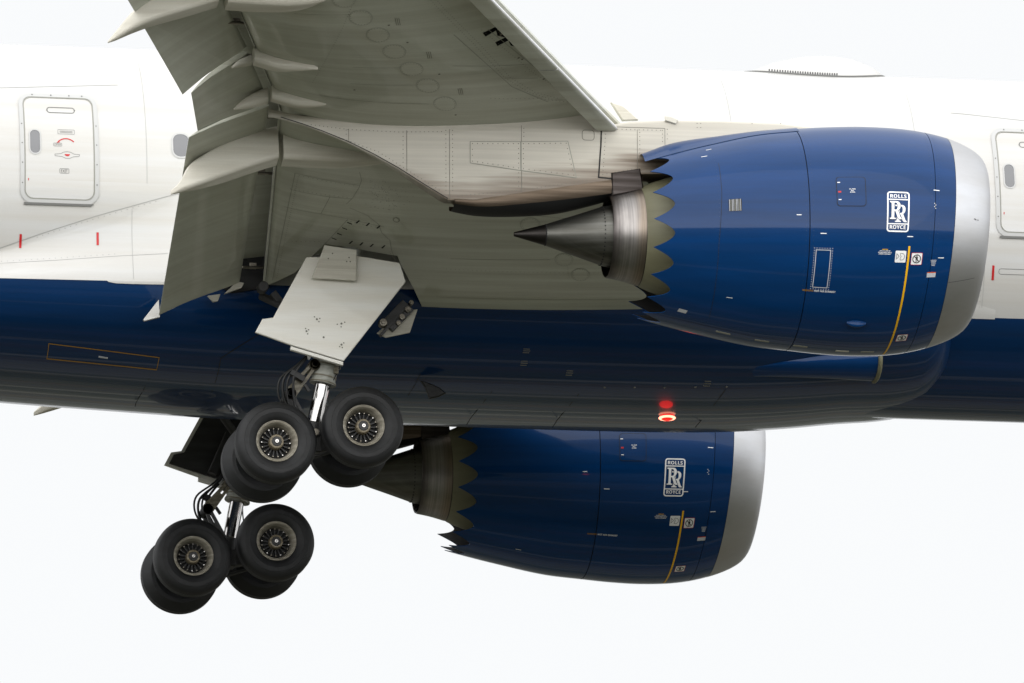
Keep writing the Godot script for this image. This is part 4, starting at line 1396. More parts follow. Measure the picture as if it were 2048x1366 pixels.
func build_engine(far: bool) -> void:
	var e := part("engine", nac_shell(2.965, 5.03, 24), M.nacelle, plane, "" if far else "near engine, its cowl dark blue")
	part("inlet_cowl", nac_shell(5.04, 5.385, 6), M.nacelle, e)
	# joint backing
	var m := MB.new()
	var rows := []
	for x in [2.3, 2.9, 3.1, 5.0, 5.1, 5.36, 5.42]:
		var row := PackedVector3Array()
		for j in 96:
			row.append(ring(x, nac_r(x) - 0.028, TAU * j / 96))
		rows.append(row)
	m.grid(rows, true)
	part("cowl_liner", m, M.black, e)
	# bare metal lip, rolled in to the throat
	m = MB.new()
	rows = []
	for q in [[5.392, 0.0], [5.5, 0.0], [5.6, 0.0], [5.7, 0.0], [5.79, 0.0], [5.87, 0.0], [5.93, 0.0], [5.98, 0.0], [6.02, 0.0], [6.045, 0.0]]:
		var row := PackedVector3Array()
		for j in 128:
			row.append(ring(q[0], nac_r(q[0]), TAU * j / 128))
		rows.append(row)
	for q in [[6.055, 1.32], [6.04, 1.28], [5.98, 1.24], [5.85, 1.22], [5.6, 1.24], [5.2, 1.30], [4.6, 1.40]]:
		var row := PackedVector3Array()
		for j in 128:
			row.append(ring(q[0], q[1], TAU * j / 128))
		rows.append(row)
	m.grid(rows.slice(0, 12), true)
	part("inlet_lip", m, M.lip, e)
	m = MB.new()
	m.grid(rows.slice(11), true)
	part("inlet_duct", m, M.light_grey, e)
	m = MB.new()
	m.lathe(Vector3(4.55, -2.19, ENGINE_Z), Vector3.RIGHT, [[0.0, 1.41], [0.0, 0.3], [0.5, 0.0]], 48)
	part("fan", m, M.dark, e)
	# reverser sleeve with its saw-toothed rear edge
	m = MB.new()
	var inner := MB.new()
	var ro := []; var ri := []
	var nphi_ := CHEVRONS * 20
	for i in 25:
		var t := i / 24.0
		var o := PackedVector3Array(); var p := PackedVector3Array()
		for j in nphi_:
			var phi := TAU * j / nphi_
			var x := lerpf(sleeve_edge(phi), 2.950, t)
			o.append(ring(x, nac_r(x), phi))
			p.append(ring(x, nac_r(x) - lerpf(0.012, 0.09, minf(1, t * 3)), phi))
		ro.append(o); ri.append(p)
	m.grid(ro, true)
	m.grid([ro[0], ri[0]], true, Vector3.LEFT)
	var sl := part("thrust_reverser_sleeve", m, M.nacelle, e)
	if sl == null:
		return
	ri.reverse()
	var mid := MB.new()
	# the inner skin faces the duct
	for i in 24:
		for j in nphi_:
			var j2 := (j + 1) % nphi_
			var pa: Vector3 = ri[i][j]; var pb: Vector3 = ri[i][j2]; var pc: Vector3 = ri[i + 1][j2]; var pd: Vector3 = ri[i + 1][j]
			var ns := []
			for p in [pa, pb, pc, pd]:
				ns.append(-Vector3(0, p.y + 2.23, p.z - ENGINE_Z).normalized())
			mid.tri(pa, pb, pc, ns[0], ns[1], ns[2]); mid.tri(pa, pc, pd, ns[0], ns[2], ns[3])
	part("nozzle_liner", mid, M.dark, e)
	if inner.P.size():
		pass
	# core cowl, core nozzle and plug
	part("core_cowl", turned([[0.44, 0.80], [0.5, 0.835], [0.65, 0.90], [0.9, 0.98], [1.3, 1.07], [2.0, 1.12], [2.8, 1.12]]), M.primer, e)
	m = MB.new()
	rows = []
	for q in [[-0.085, 0.675], [-0.05, 0.69], [0.05, 0.708], [0.15, 0.728], [0.25, 0.752], [0.35, 0.78], [0.43, 0.803], [0.455, 0.806]]:
		var row := PackedVector3Array()
		for j in 96:
			row.append(Vector3(q[0], -2.245 + 0.012 * float(q[0]) + float(q[1]) * sin(TAU * j / 96), ENGINE_Z + float(q[1]) * cos(TAU * j / 96)))
		rows.append(row)
	m.grid(rows, true)
	part("core_nozzle", m, M.nozzle, e)
	part("core_nozzle_bore", turned([[0.9, 0.5], [0.9, 0.66], [0.3, 0.66], [-0.085, 0.66], [-0.09, 0.668], [-0.085, 0.675]]), M.shield_dark, e)
	part("exhaust_plug", turned([[-1.115, 0.175], [-0.5, 0.375], [-0.16, 0.49], [0.2, 0.56], [0.9, 0.6]], 72), M.plug, e)
	part("plug_tip", turned([[-1.63, 0.0], [-1.63, 0.035], [-1.60, 0.042], [-1.37, 0.106], [-1.118, 0.173]], 48), M.plug_tip, e)
	m = turned([[-1.122, 0.17], [-1.118, 0.179], [-1.108, 0.181], [-1.10, 0.175]], 48)
	part("plug_joint", m, M.soot, e)
	m = MB.new()
	for j in 44:
		var a := TAU * j / 44
		var p := Vector3(-0.19, -2.247 + 0.482 * sin(a), ENGINE_Z + 0.482 * cos(a))
		m.lathe(p, Vector3(-0.3, sin(a), cos(a)), [[0.0, 0.012], [0.006, 0.012], [0.006, 0.0]], 6)
	part("plug_bolts", m, M.soot, e, "", "stuff")
	# blue fairing that closes the sleeve against the pylon
	for side in [1.0, -1.0]:
		m = MB.new()
		rows = []
		for i in 33:
			var x := lerpf(0.42, 3.0, i / 32.0)
			var ytop := tabs(x, [[0.42, -0.93], [0.90, -0.73], [1.82, -0.555], [2.91, -0.42], [3.0, -0.41]])
			var row := PackedVector3Array()
			for j in 11:
				var t := j / 10.0
				var z := lerpf(0.30, 0.78, t)
				var phi := acos(clampf(z / (nac_r(x) + 0.004), -1, 1))
				var ys := nac_y(x) + (nac_r(x) + 0.004) * sin(phi)
				var fade := pow(1 - t, 1.6)
				row.append(Vector3(x, lerpf(ys, maxf(ys, ytop), fade) + 0.004, ENGINE_Z + side * z))
			rows.append(row)
		m.grid(rows, false, Vector3(0, 1, side))
		part("pylon_fillet", m, M.nacelle, e)
	# markings face the same way on both engines
	var was := mirrored
	mirrored = false
	zc_now = -ENGINE_Z if far else ENGINE_Z
	engine_marks(e, far)
	zc_now = ENGINE_Z
	mirrored = was

func engine_marks(e: Node, far: bool) -> void:
	var f: Callable = nac_at
	var dx := -0.10 if far else 0.0
	var dy := -0.42 if far else 0.0
	# badge
	var c := Vector2(4.41 + dx, nphi(4.41, -2.10 + dy))
	var m := MB.new()
	m.stroke(f, rrect(c.x - 0.175, c.y - 0.325, c.x + 0.175, c.y + 0.325, 0.04), 0.024, 0.004, true, 0.05)
	m.stroke(f, V([c.x - 0.165, c.y + 0.20, c.x + 0.165, c.y + 0.20]), 0.018, 0.004, false, 0.05)
	m.stroke(f, V([c.x - 0.165, c.y - 0.205, c.x + 0.165, c.y - 0.205]), 0.018, 0.004, false, 0.05)
	m.letters(f, letter_shape("ROLLS", "Droid Sans", 700), Rect2(c.x - 0.135, c.y + 0.226, 0.27, 0.064), 0.004)
	m.letters(f, letter_shape("ROYCE", "Droid Sans", 700), Rect2(c.x - 0.135, c.y - 0.288, 0.27, 0.062), 0.004)
	m.letters(f, letter_shape("R", "Droid Serif", 700), Rect2(c.x - 0.05, c.y - 0.175, 0.195, 0.285), 0.004, 0.04)
	m.letters(f, letter_shape("R", "Droid Serif", 700), Rect2(c.x - 0.14, c.y - 0.13, 0.20, 0.30), 0.008, 0.04)
	var badge := part("maker_badge", m, M.print_white, e)
	if badge == null:
		return
	m = MB.new()
	for i in 8:
		var o := Vector2.from_angle(TAU * i / 8) * 0.009
		m.letters(f, letter_shape("R", "Droid Serif", 700), Rect2(c.x - 0.14 + o.x, c.y - 0.13 + o.y, 0.20, 0.30), 0.006, 0.04)
	part("badge_outline", m, M.nacelle, e)
	# yellow hazard line round the lower half
	m = MB.new()
	var pts := PackedVector2Array()
	var p0 := nphi(4.63, -2.66 + dy)
	for i in 41:
		pts.append(Vector2(4.63 + dx, lerpf(p0, -1.62 * 1.85, i / 40.0)))
	m.stroke(f, pts, 0.034, 0.004)
	part("hazard_line", m, M.print_yellow, e)
	# signs
	for q in [[4.495, -2.83, 0], [4.775, -2.85, 1], [4.80, -3.93, 1]]:
		var s := Vector2(q[0] + dx, nphi(q[0], q[1] + (dy if q[1] > -3.5 else 0.0)))
		m = MB.new()
		m.patch(f, rrect(s.x - 0.092, s.y - 0.095, s.x + 0.092, s.y + 0.095, 0.012, 2), 0.004, 0.2, false)
		var sg := part("warning_sign", m, M.print_white, e)
		m = MB.new()
		if q[2] == 1:
			m.stroke(f, oval(s, 0.066, 0.066), 0.013, 0.007, true, 0.03)
			m.stroke(f, V([s.x - 0.046, s.y + 0.046, s.x + 0.046, s.y - 0.046]), 0.012, 0.007)
			m.dots(f, PackedVector2Array([s + Vector2(0, 0.045)]), 0.011, 0.007, 8)
			m.patch(f, V([s.x - 0.02, s.y + 0.03, s.x + 0.02, s.y + 0.03, s.x + 0.016, s.y - 0.015, s.x - 0.016, s.y - 0.015]), 0.007, 0.2, false)
			m.stroke(f, V([s.x - 0.009, s.y - 0.01, s.x - 0.009, s.y - 0.055]), 0.009, 0.007)
			m.stroke(f, V([s.x + 0.009, s.y - 0.01, s.x + 0.009, s.y - 0.055]), 0.009, 0.007)
			part("sign_symbol", m, M.print_black, e)
			m = MB.new()
			m.stroke(f, rrect(s.x - 0.094, s.y - 0.097, s.x + 0.094, s.y + 0.097, 0.012, 2), 0.007, 0.006, true)
			part("sign_border", m, M.print_red, e)
		else:
			m.stroke(f, V([s.x - 0.07, s.y + 0.05, s.x - 0.07, s.y - 0.04, s.x - 0.025, s.y + 0.005]), 0.006, 0.007, true, 0.05)
			var dd := PackedVector2Array([Vector2(s.x - 0.005, s.y - 0.05), Vector2(s.x - 0.005, s.y - 0.02), Vector2(s.x + 0.01, s.y), Vector2(s.x - 0.005, s.y + 0.025), Vector2(s.x - 0.005, s.y + 0.055)])
			for i in 9:
				dd.append(Vector2(s.x + 0.015, s.y) + Vector2.from_angle(PI / 2 - PI * i / 8) * 0.054)
			m.stroke(f, dd, 0.006, 0.007, true, 0.05)
			part("sign_symbol", m, M.print_black, e)
		if sg == null:
			return
	# stencilled warnings
	var t := Vector2(4.22 + dx, nphi(4.22, -2.76 + dy))
	m = MB.new()
	m.letters(f, letter_shape("WARNING", "Droid Sans", 700), Rect2(t.x - 0.05, t.y + 0.025, 0.10, 0.018), 0.004)
	part("stencil_heading", m, M.print_yellow, e)
	m = MB.new()
	m.letters(f, letter_shape("STAND CLEAR OF", "Droid Sans", 700), Rect2(t.x - 0.09, t.y, 0.18, 0.018), 0.004)
	m.letters(f, letter_shape("HAZARD AREAS WHILE", "Droid Sans", 700), Rect2(t.x - 0.115, t.y - 0.025, 0.23, 0.018), 0.004)
	m.letters(f, letter_shape("ENGINE IS RUNNING", "Droid Sans", 700), Rect2(t.x - 0.1, t.y - 0.05, 0.2, 0.018), 0.004)
	part("stencil_lines", m, M.print_white, e)
	t = Vector2(2.98 + dx, nphi(3.15, -3.375 + dy * 0.3) - 0.01)
	m = MB.new()
	m.letters(f, letter_shape("WARNING", "Droid Sans", 700), Rect2(t.x - 0.08, t.y, 0.18, 0.034), 0.004)
	part("stencil_heading", m, M.print_gold, e)
	m = MB.new()
	m.letters(f, letter_shape("HOT AIR EXHAUST", "Droid Sans", 700), Rect2(t.x + 0.115, t.y, 0.36, 0.034), 0.004)
	part("stencil_lines", m, M.print_white, e)
	# small white marks
	m = MB.new()
	for q in [[3.63, -1.60, 0.03], [2.78, -2.19, 0.04], [3.18, -2.49, 0.05], [4.63, -2.50, 0.05], [5.05, -1.69, 0.05], [1.35, -1.1, 0.05], [1.75, -3.45, 0.05], [1.45, -0.95, 0.045], [5.20, -2.80, 0.05]]:
		var p := Vector2(q[0] + dx, nphi(q[0], q[1] + dy * 0.6))
		m.patch(f, V([p.x - q[2], p.y, p.x + q[2], p.y, p.x + q[2], p.y - 0.014, p.x - q[2], p.y - 0.014]), 0.004, 0.3, false)
	for i in 4:
		m.dots(f, V([5.02 + dx + 0.02 * (i % 2), nphi(5.02, -1.93 + dy) - i * 0.028]), 0.008, 0.004)
	part("stencil_dashes", m, M.print_white, e)
	var p2 := Vector2(5.07 + dx, nphi(5.07, -3.08 + dy))
	m = MB.new()
	m.patch(f, V([p2.x - 0.08, p2.y + 0.04, p2.x + 0.075, p2.y + 0.04, p2.x + 0.075, p2.y - 0.035, p2.x - 0.08, p2.y - 0.035]), 0.004, 0.2, false)
	for i in 5:
		m.patch(f, V([p2.x - 0.045 + 0.006 * i, p2.y + 0.26 - i * 0.022, p2.x + 0.055 - 0.004 * i, p2.y + 0.26 - i * 0.022, p2.x + 0.055 - 0.004 * i, p2.y + 0.25 - i * 0.022, p2.x - 0.045 + 0.006 * i, p2.y + 0.25 - i * 0.022]), 0.004, 0.3, false)
	part("caution_label", m, M.rivet_light, e)
	m = MB.new()
	m.patch(f, V([p2.x - 0.08, p2.y + 0.055, p2.x + 0.075, p2.y + 0.055, p2.x + 0.075, p2.y + 0.04, p2.x - 0.08, p2.y + 0.04]), 0.005, 0.2, false)
	part("caution_stripe", m, M.print_orange, e)
	# oil access door
	var a0 := nphi(3.6, -1.53 + dy * 0.5); var a1 := nphi(3.6, -2.03 + dy * 0.5)
	m = MB.new()
	m.patch(f, rrect(3.41 + dx, a1, 3.87 + dx, a0, 0.05), 0.006, 0.12)
	part("access_door", m, M.nacelle, e)
	m = MB.new()
	m.stroke(f, rrect(3.405 + dx, a1 - 0.004, 3.875 + dx, a0 + 0.004, 0.05), 0.009, 0.005, true)
	part("access_door_seam", m, M.black, e)
	m = MB.new()
	var am := (a0 + a1) * 0.5
	for i in 3:
		m = MB.new()
		m.letters(f, letter_shape(["OIL TANK", "FILL", "ACCESS"][i], "Droid Sans", 700), Rect2(3.66 + dx - [0.05, 0.024, 0.04][i], am + 0.025 - i * 0.028, [0.1, 0.048, 0.08][i], 0.02), 0.009)
		part("access_lettering", m, M.print_white, e)
	m = MB.new()
	m.patch(f, V([3.42 + dx, a0 - 0.09, 3.465 + dx, a0 - 0.09, 3.465 + dx, a0 - 0.105, 3.42 + dx, a0 - 0.105]), 0.009, 0.3, false)
	m.patch(f, V([3.43 + dx, a1 + 0.11, 3.475 + dx, a1 + 0.11, 3.475 + dx, a1 + 0.095, 3.43 + dx, a1 + 0.095]), 0.009, 0.3, false)
	part("access_marks", m, M.print_white, e, "", "stuff")
	m = MB.new()
	m.patch(f, V([3.425 + dx, am + 0.0, 3.475 + dx, am + 0.0, 3.475 + dx, am - 0.03, 3.425 + dx, am - 0.03]), 0.009, 0.3, false)
	part("red_tab", m, M.print_red, e)
	if far:
		return
	# louvred vent and hot-air exhaust panel
	for i in 9:
		m = MB.new()
		var x := 1.665 + i * 0.022
		m.stroke(f, V([x, nphi(1.75, -1.93), x, nphi(1.75, -2.13)]), 0.007, 0.006)
		part("vent_louvre", m, M.rivet_light if i % 3 != 1 else M.seam, e)
	m = MB.new()
	m.patch(f, rrect(1.65, nphi(1.75, -2.135), 1.86, nphi(1.75, -1.925), 0.02), 0.003, 0.12, false)
	part("vent_opening", m, M.black, e)
	var b0 := nphi(3.18, -2.76); var b1 := nphi(3.18, -3.32)
	m = MB.new()
	m.stroke(f, V([3.06, b1, 3.07, b0, 3.31, b0, 3.30, b1]), 0.011, 0.005, true)
	part("exhaust_panel_edge", m, M.rivet_light, e)
	m = MB.new()
	m.dots(f, along(V([3.03, b1 - 0.03, 3.04, b0 + 0.03, 3.34, b0 + 0.03, 3.33, b1 - 0.03]), 0.04, true), 0.008, 0.005)
	part("exhaust_panel_rivets", m, M.rivet_light, e, "", "stuff")
	m = MB.new()
	var ls := nphi(5.6, -3.12)
	m.stroke(f, V([5.40, ls, 5.86, ls + 0.02]), 0.008, 0.003)
	part("lip_seam", m, M.spar, e)
	m = MB.new()
	m.dots(f, V([5.80, nphi(5.8, -2.13), 5.76, nphi(5.76, -2.13), 5.74, nphi(5.74, -2.12)]), 0.012, 0.003)
	part("lip_rivets", m, M.spar, e, "", "stuff")
	m = MB.new()
	for x in [1.50, 2.90, 3.02, 4.97, 5.10]:
		m.dots(f, along(V([x, 1.9, x, 0.0, x, -2.3]), 0.085), 0.0065, 0.003)
	m.dots(f, along(V([1.0, -2.30, 2.9, -2.40]), 0.1), 0.008, 0.003)
	m.dots(f, along(V([3.0, -2.42, 5.0, -2.45]), 0.1), 0.008, 0.003)
	part("cowl_fasteners", m, M.cowl_dot, e, "", "stuff")
	# drain pod
	m = MB.new()
	var rows := []
	for i in 15:
		var s := i / 14.0
		var pc := Vector2(lerpf(3.74, 4.08, s), nphi(3.9, -3.79))
		var w := 0.055 * pow(sin(PI * clampf(s * 0.85 + 0.08, 0, 1)), 0.7)
		var row := PackedVector3Array()
		for j in 9:
			var q := lerpf(-1, 1, j / 8.0)
			row.append(nac_at(pc + Vector2(0, q * w), 0.001 + 0.09 * sqrt(maxf(0, 1 - q * q)) * sin(PI * minf(1, s * 0.8 + 0.1))))
		rows.append(row)
	m.grid(rows, false, Vector3(0, -1, 1))
	part("drain_pod", m, M.nacelle, e)
	# latches along the keel
	for q in [[3.85, -1.50], [3.1, -1.47], [4.3, -1.5], [2.45, -1.44], [1.8, -1.42]]:
		m = MB.new()
		var pp := Vector2(q[0], q[1] * 1.85)
		m.patch(f, rrect(pp.x - 0.12, pp.y - 0.03, pp.x + 0.12, pp.y + 0.03, 0.015, 3), 0.006, 0.2)
		part("cowl_latch", m, M.light_grey if q[0] == 3.85 else M.seam, e)
	for q in [[0.9, -2.46, 2.0, -2.516, 2.94, -2.553], [2.98, -2.553, 4.0, -2.57, 5.0, -2.57], [1.55, 1.2, 1.55, 0.5, 1.5, -0.5, 1.5, -2.2]]:
		m = MB.new()
		m.stroke(f, V(q), 0.007, 0.003)
		part("cowl_seam", m, M.black, e)
	m = MB.new()
	m.patch(f, V([1.0, -1.12 * 1.85, 1.14, -1.13 * 1.85, 1.12, -1.19 * 1.85, 0.98, -1.18 * 1.85]), 0.004, 0.3, false)
	part("keel_label", m, M.rivet_light, e)

# ---------------------------------------------------------------- landing gear
const PIVOT := Vector3(-4.25, -4.87, 4.9)
func strut_at(y: float) -> Vector3:
	return Vector3(-4.27 + 0.2 * (y + 4.87), y, 4.9 + 0.03 * (y + 4.87))

func build_gear(far: bool) -> void:
	var m := MB.new()
	m.rod(strut_at(-1.3), strut_at(-3.45), 0.19, 0.19, 28)
	var st := part("landing_gear_strut", m, M.gear, plane, "" if far else "near main landing gear leg")
	m = MB.new()
	var a := strut_at(-3.42); var ax := (strut_at(-4) - strut_at(-3)).normalized()
	m.lathe(a, ax, [[0.0, 0.19], [0.0, 0.235], [0.08, 0.24], [0.11, 0.225], [0.13, 0.205], [0.34, 0.205], [0.37, 0.22], [0.42, 0.222], [0.42, 0.12]], 32)
	part("strut_collar", m, M.gear, st)
	m = MB.new()
	m.rod(strut_at(-3.8), strut_at(-4.5), 0.128, 0.128, 32)
	part("strut_piston", m, M.chrome, st)
	m = MB.new()
	m.rod(strut_at(-4.42), strut_at(-4.95), 0.115, 0.16, 24)
	m.box(PIVOT, Vector3(0.3, 0.3, 0.34))
	part("strut_fork", m, M.dark, st)
	# bogie beam and axles
	m = MB.new()
	var rear := Vector3(-4.97, -5.02, 4.9); var front := Vector3(-3.51, -4.71, 4.9)
	var dir := (front - rear).normalized()
	var bas := Basis(dir, Vector3(0, 0, 1).cross(dir), Vector3(0, 0, 1))
	m.box((rear + front) * 0.5 + Vector3(0, -0.03, 0), Vector3(1.75, 0.26, 0.24), bas)
	for c in [rear, front]:
		m.rod(c + Vector3(0, 0, -0.95), c + Vector3(0, 0, 0.95), 0.085)
		for s in [-1, 1]:
			m.rod(c + Vector3(0, 0, s * 0.28), c + Vector3(0, 0, s * 0.55), 0.22)
	part("bogie_beam", m, M.dark, st)
	# brake rods
	m = MB.new()
	m.rod(rear + Vector3(0.1, -0.2, 0.25), PIVOT + Vector3(0, -0.25, 0.25), 0.03)
	m.rod(front + Vector3(-0.1, -0.2, 0.25), PIVOT + Vector3(0, -0.25, 0.25), 0.03)
	part("brake_rod", m, M.dark, st)
	# torque links behind the leg
	var p1 := strut_at(-3.53) + Vector3(-0.22, 0.0, 0.12)
	var p2 := Vector3(-4.62, -4.03, 5.02)
	var p3 := strut_at(-4.62) + Vector3(-0.14, 0.0, 0.06)
	for q in [["torque_link", p1, p2, M.link], ["torque_link", p2, p3, M.dark]]:
		m = MB.new()
		var A: Vector3 = q[1]; var B: Vector3 = q[2]
		var d := (B - A).normalized()
		var nrm := d.cross(Vector3(0, 0, 1)).normalized()
		for z in [0.0, -0.34]:
			var o := Vector3(0, 0, z)
			# an open frame: two side bars that close towards the far end
			m.box((A + B) * 0.5 + o + nrm * 0.055, Vector3((B - A).length() * 0.98, 0.055, 0.07), Basis(d.rotated(Vector3(0, 0, 1), -0.07), d.rotated(Vector3(0, 0, 1), -0.07 + PI / 2), Vector3(0, 0, 1)))
			m.box((A + B) * 0.5 + o - nrm * 0.055, Vector3((B - A).length() * 0.98, 0.055, 0.07), Basis(d.rotated(Vector3(0, 0, 1), 0.07), d.rotated(Vector3(0, 0, 1), 0.07 + PI / 2), Vector3(0, 0, 1)))
			m.box(A.lerp(B, 0.66) + o, Vector3((B - A).length() * 0.5, 0.09, 0.05), Basis(d, nrm, Vector3(0, 0, 1)))
		for z in [0.0, 0.0]:
			m.rod(A + Vector3(0, 0, -0.40), A + Vector3(0, 0, 0.07), 0.095, 0.095, 20)
			m.rod(A + Vector3(0, 0, 0.0), A + Vector3(0, 0, 0.10), 0.055, 0.05, 16)
			m.rod(B + Vector3(0, 0, -0.40), B + Vector3(0, 0, 0.07), 0.07, 0.07, 20)
			m.rod(B + Vector3(0, 0, 0.0), B + Vector3(0, 0, 0.10), 0.035, 0.03, 16)
		part(q[0], m, q[3], st)
	# hoses and harness
	for k in 4:
		m = MB.new()
		var path := PackedVector3Array()
		var o := Vector3(rng.randf_range(-0.03, 0.03), rng.randf_range(-0.03, 0.03), -0.12 + 0.07 * k)
		var ctl := [p1 + Vector3(0.02, 0.28, 0), p1 + Vector3(-0.22, 0.02, 0.05), p1 + Vector3(-0.52 + 0.05 * k, -0.22, 0.05), p1 + Vector3(-0.56 + 0.06 * k, -0.5, 0), p2 + Vector3(-0.02 + 0.03 * k, -0.28, 0), p2 + Vector3(0.14, -0.5, -0.02), p3 + Vector3(0.0, -0.1, 0)]
		for i in 31:
			path.append(bez(ctl, i / 30.0) + o)
		m.tube(path, 0.018 + 0.004 * (k % 2), 8)
		part("hydraulic_hose", m, M.hose, st)
	m = MB.new()
	m.box(p1 + Vector3(-0.30, -0.22, 0.1), Vector3(0.26, 0.1, 0.12), Basis(Vector3(0, 0, 1), -0.5))
	m.box(p1 + Vector3(-0.14, -0.42, 0.1), Vector3(0.05, 0.14, 0.06), Basis(Vector3(0, 0, 1), 0.6))
	part("hose_bracket", m, M.hose, st)
	m = MB.new()
	m.box(p1 + Vector3(-0.10, 0.12, 0.12), Vector3(0.06, 0.11, 0.06), Basis(Vector3(0, 0, 1), -0.5))
	part("lock_pin_flag", m, M.print_white, st)
	for q in [[-3.50, 0.245], [-3.70, 0.215], [-3.80, 0.228]]:
		m = MB.new()
		m.lathe(strut_at(q[0]), ax, [[0.0, float(q[1]) - 0.02], [0.0, q[1]], [0.022, q[1]], [0.022, float(q[1]) - 0.02]], 28)
		part("collar_band", m, M.link, st)
	for k in 3:
		m = MB.new()
		var pts := PackedVector3Array()
		for i in 15:
			var t := i / 14.0
			pts.append(strut_at(lerpf(-3.4, -4.75, t)) + Vector3(0.10 + 0.05 * k + 0.07 * sin(t * 7.0 + k), 0.02 * k, 0.16 - 0.05 * k + 0.05 * sin(t * 9.0)))
		if k > 0:
			m.tube(pts.slice(0, 6 + k * 2), 0.012, 6)
		else:
			m.tube(pts.slice(9), 0.016, 6)
		part("brake_line", m, M.hose, st)
	m = MB.new()
	m.box(strut_at(-3.62) + Vector3(0.16, 0, 0.16), Vector3(0.08, 0.12, 0.07))
	part("junction_box", m, M.link, st)
	m = MB.new()
	m.rod(strut_at(-4.52) + Vector3(0.10, 0, 0.14), strut_at(-4.52) + Vector3(0.22, -0.02, 0.14), 0.03)
	m.rod(strut_at(-4.70) + Vector3(0.02, 0, 0.2), strut_at(-4.70) + Vector3(0.02, 0, 0.30), 0.06)
	part("fork_fitting", m, M.steel, st)
	# braces into the bay
	m = MB.new()
	m.rod(Vector3(-4.9, -2.05, 3.6), strut_at(-2.9), 0.07)
	m.rod(Vector3(-4.94, -2.0, 3.9), Vector3(-4.94, -2.0, 4.15), 0.09)
	m.rod(Vector3(-3.0, -1.9, 3.4), strut_at(-2.7), 0.08)
	m.box(Vector3(-4.6, -2.25, 3.9), Vector3(0.5, 0.12, 0.14), Basis(Vector3(0, 0, 1), -0.9))
	part("drag_brace", m, M.dark, st)
	# leg door, with its lower strip and upper flap
	m = MB.new()
	m.plate(V([-4.42, -1.79, -3.57, -1.735, -2.84, -1.83, -2.74, -2.15, -3.79, -3.54, -4.67, -3.30, -5.28, -3.10, -5.16, -2.87, -4.98, -2.84]), 5.44, 5.5, 0.01)
	var door := part("landing_gear_door", m, M.door_white, plane)
	m = MB.new()
	m.plate(V([-4.68, -3.315, -3.795, -3.555, -3.80, -3.615, -4.68, -3.375]), 5.40, 5.49, 0.008)
	part("door_strip", m, M.door_white, door)
	m = MB.new()
	m.plate(V([-4.13, -1.60, -3.59, -1.665, -3.60, -2.19, -4.35, -2.17]), 5.60, 5.63, 0.008)
	part("door_flap", m, M.light_grey, door)
	m = MB.new()
	for q in [[-3.95, -1.72, 5.55, 0.1, 0.1, 0.12, 0.0], [-3.7, -1.75, 5.55, 0.1, 0.1, 0.12, 0.0], [-3.7, -2.9, 5.3, 0.16, 0.9, 0.26, -0.5], [-4.3, -2.9, 5.3, 0.16, 0.8, 0.26, -0.4]]:
		m = MB.new()
		m.box(Vector3(q[0], q[1], q[2]), Vector3(q[3], q[4], q[5]), Basis(Vector3(0, 0, 1), q[6]))
		part("door_hinge_bracket", m, M.dark, door)
	if not far:
		m = MB.new()
		var bolts := V([-4.245, -2.845, -4.285, -2.805, -4.21, -2.885, -4.195, -2.83, -3.83, -2.905, -3.775, -2.88, -3.90, -2.92, -3.835, -2.96, -4.42, -3.055, -4.435, -3.01, -4.40, -3.10, -4.385, -3.03, -4.13, -3.15, -3.83, -3.265, -3.79, -3.235, -3.86, -3.30, -3.815, -3.315])
		var fl := func(p: Vector2, h: float) -> Vector3: return Vector3(p.x, p.y, 5.5 + h)
		for i in bolts.size():
			m.dots(fl, PackedVector2Array([bolts[i]]), 0.018 if i in [0, 4, 8, 12, 13] else 0.012, 0.003, 8)
		var fl2 := func(p: Vector2, h: float) -> Vector3: return Vector3(p.x, p.y, 5.63 + h)
		m.dots(fl2, V([-4.0, -1.74, -4.07, -1.83, -3.72, -1.80, -3.76, -1.87, -3.70, -1.87]), 0.013, 0.003, 8)
		part("bolt_heads", m, M.rivet, door, "", "stuff")
	m = MB.new()
	m.plate(V([-4.38, -1.85, -3.57, -1.80, -2.90, -1.88, -2.82, -2.15, -3.80, -3.48, -4.64, -3.25, -5.2, -3.08, -5.12, -2.92, -4.94, -2.88]), 5.37, 5.425, 0.006)
	part("door_inner_skin", m, M.dark, door)
	# small inner door beside the bay
	m = MB.new()
	m.plate(V([-3.06, -2.81, -2.91, -2.88, -2.50, -2.78, -2.37, -2.38, -2.55, -2.40, -2.86, -2.62]), 4.40, 4.45, 0.008)
	var bd := part("bay_door", m, M.light_grey, plane)
	m = MB.new()
	m.box(Vector3(-2.72, -2.52, 4.5), Vector3(0.52, 0.26, 0.10), Basis(Vector3(0, 0, 1), 0.82))
	m.box(Vector3(-2.80, -2.62, 4.50), Vector3(0.66, 0.05, 0.13), Basis(Vector3(0, 0, 1), 0.86))
	part("bay_door_frame", m, M.spar, bd)
	for q in [[-2.98, -2.66, 0.07], [-2.72, -2.66, 0.04], [-2.66, -2.55, 0.05], [-2.56, -2.42, 0.05], [-2.50, -2.3, 0.04]]:
		m = MB.new()
		m.rod(Vector3(q[0], q[1], 4.45), Vector3(q[0], q[1], 4.62), q[2])
		m.rod(Vector3(q[0], q[1], 4.62), Vector3(q[0], q[1], 4.64), float(q[2]) * 0.5)
		part("bay_door_bearing", m, M.steel, bd)
	# wheels
	for q in [[rear, 0.77], [rear, -0.77], [front, 0.77], [front, -0.77]]:
		build_wheel(q[0] + Vector3(0, 0, q[1]), 1.0 if q[1] > 0 else -1.0, rng.randf() * TAU)

func bez(c: Array, t: float) -> Vector3:
	# smooth curve through all points
	var n := c.size() - 1
	var f := t * n
	var i := mini(int(f), n - 1)
	var u := f - i
	return (c[i] as Vector3).cubic_interpolate(c[i + 1], c[maxi(i - 1, 0)], c[mini(i + 2, n)], u)

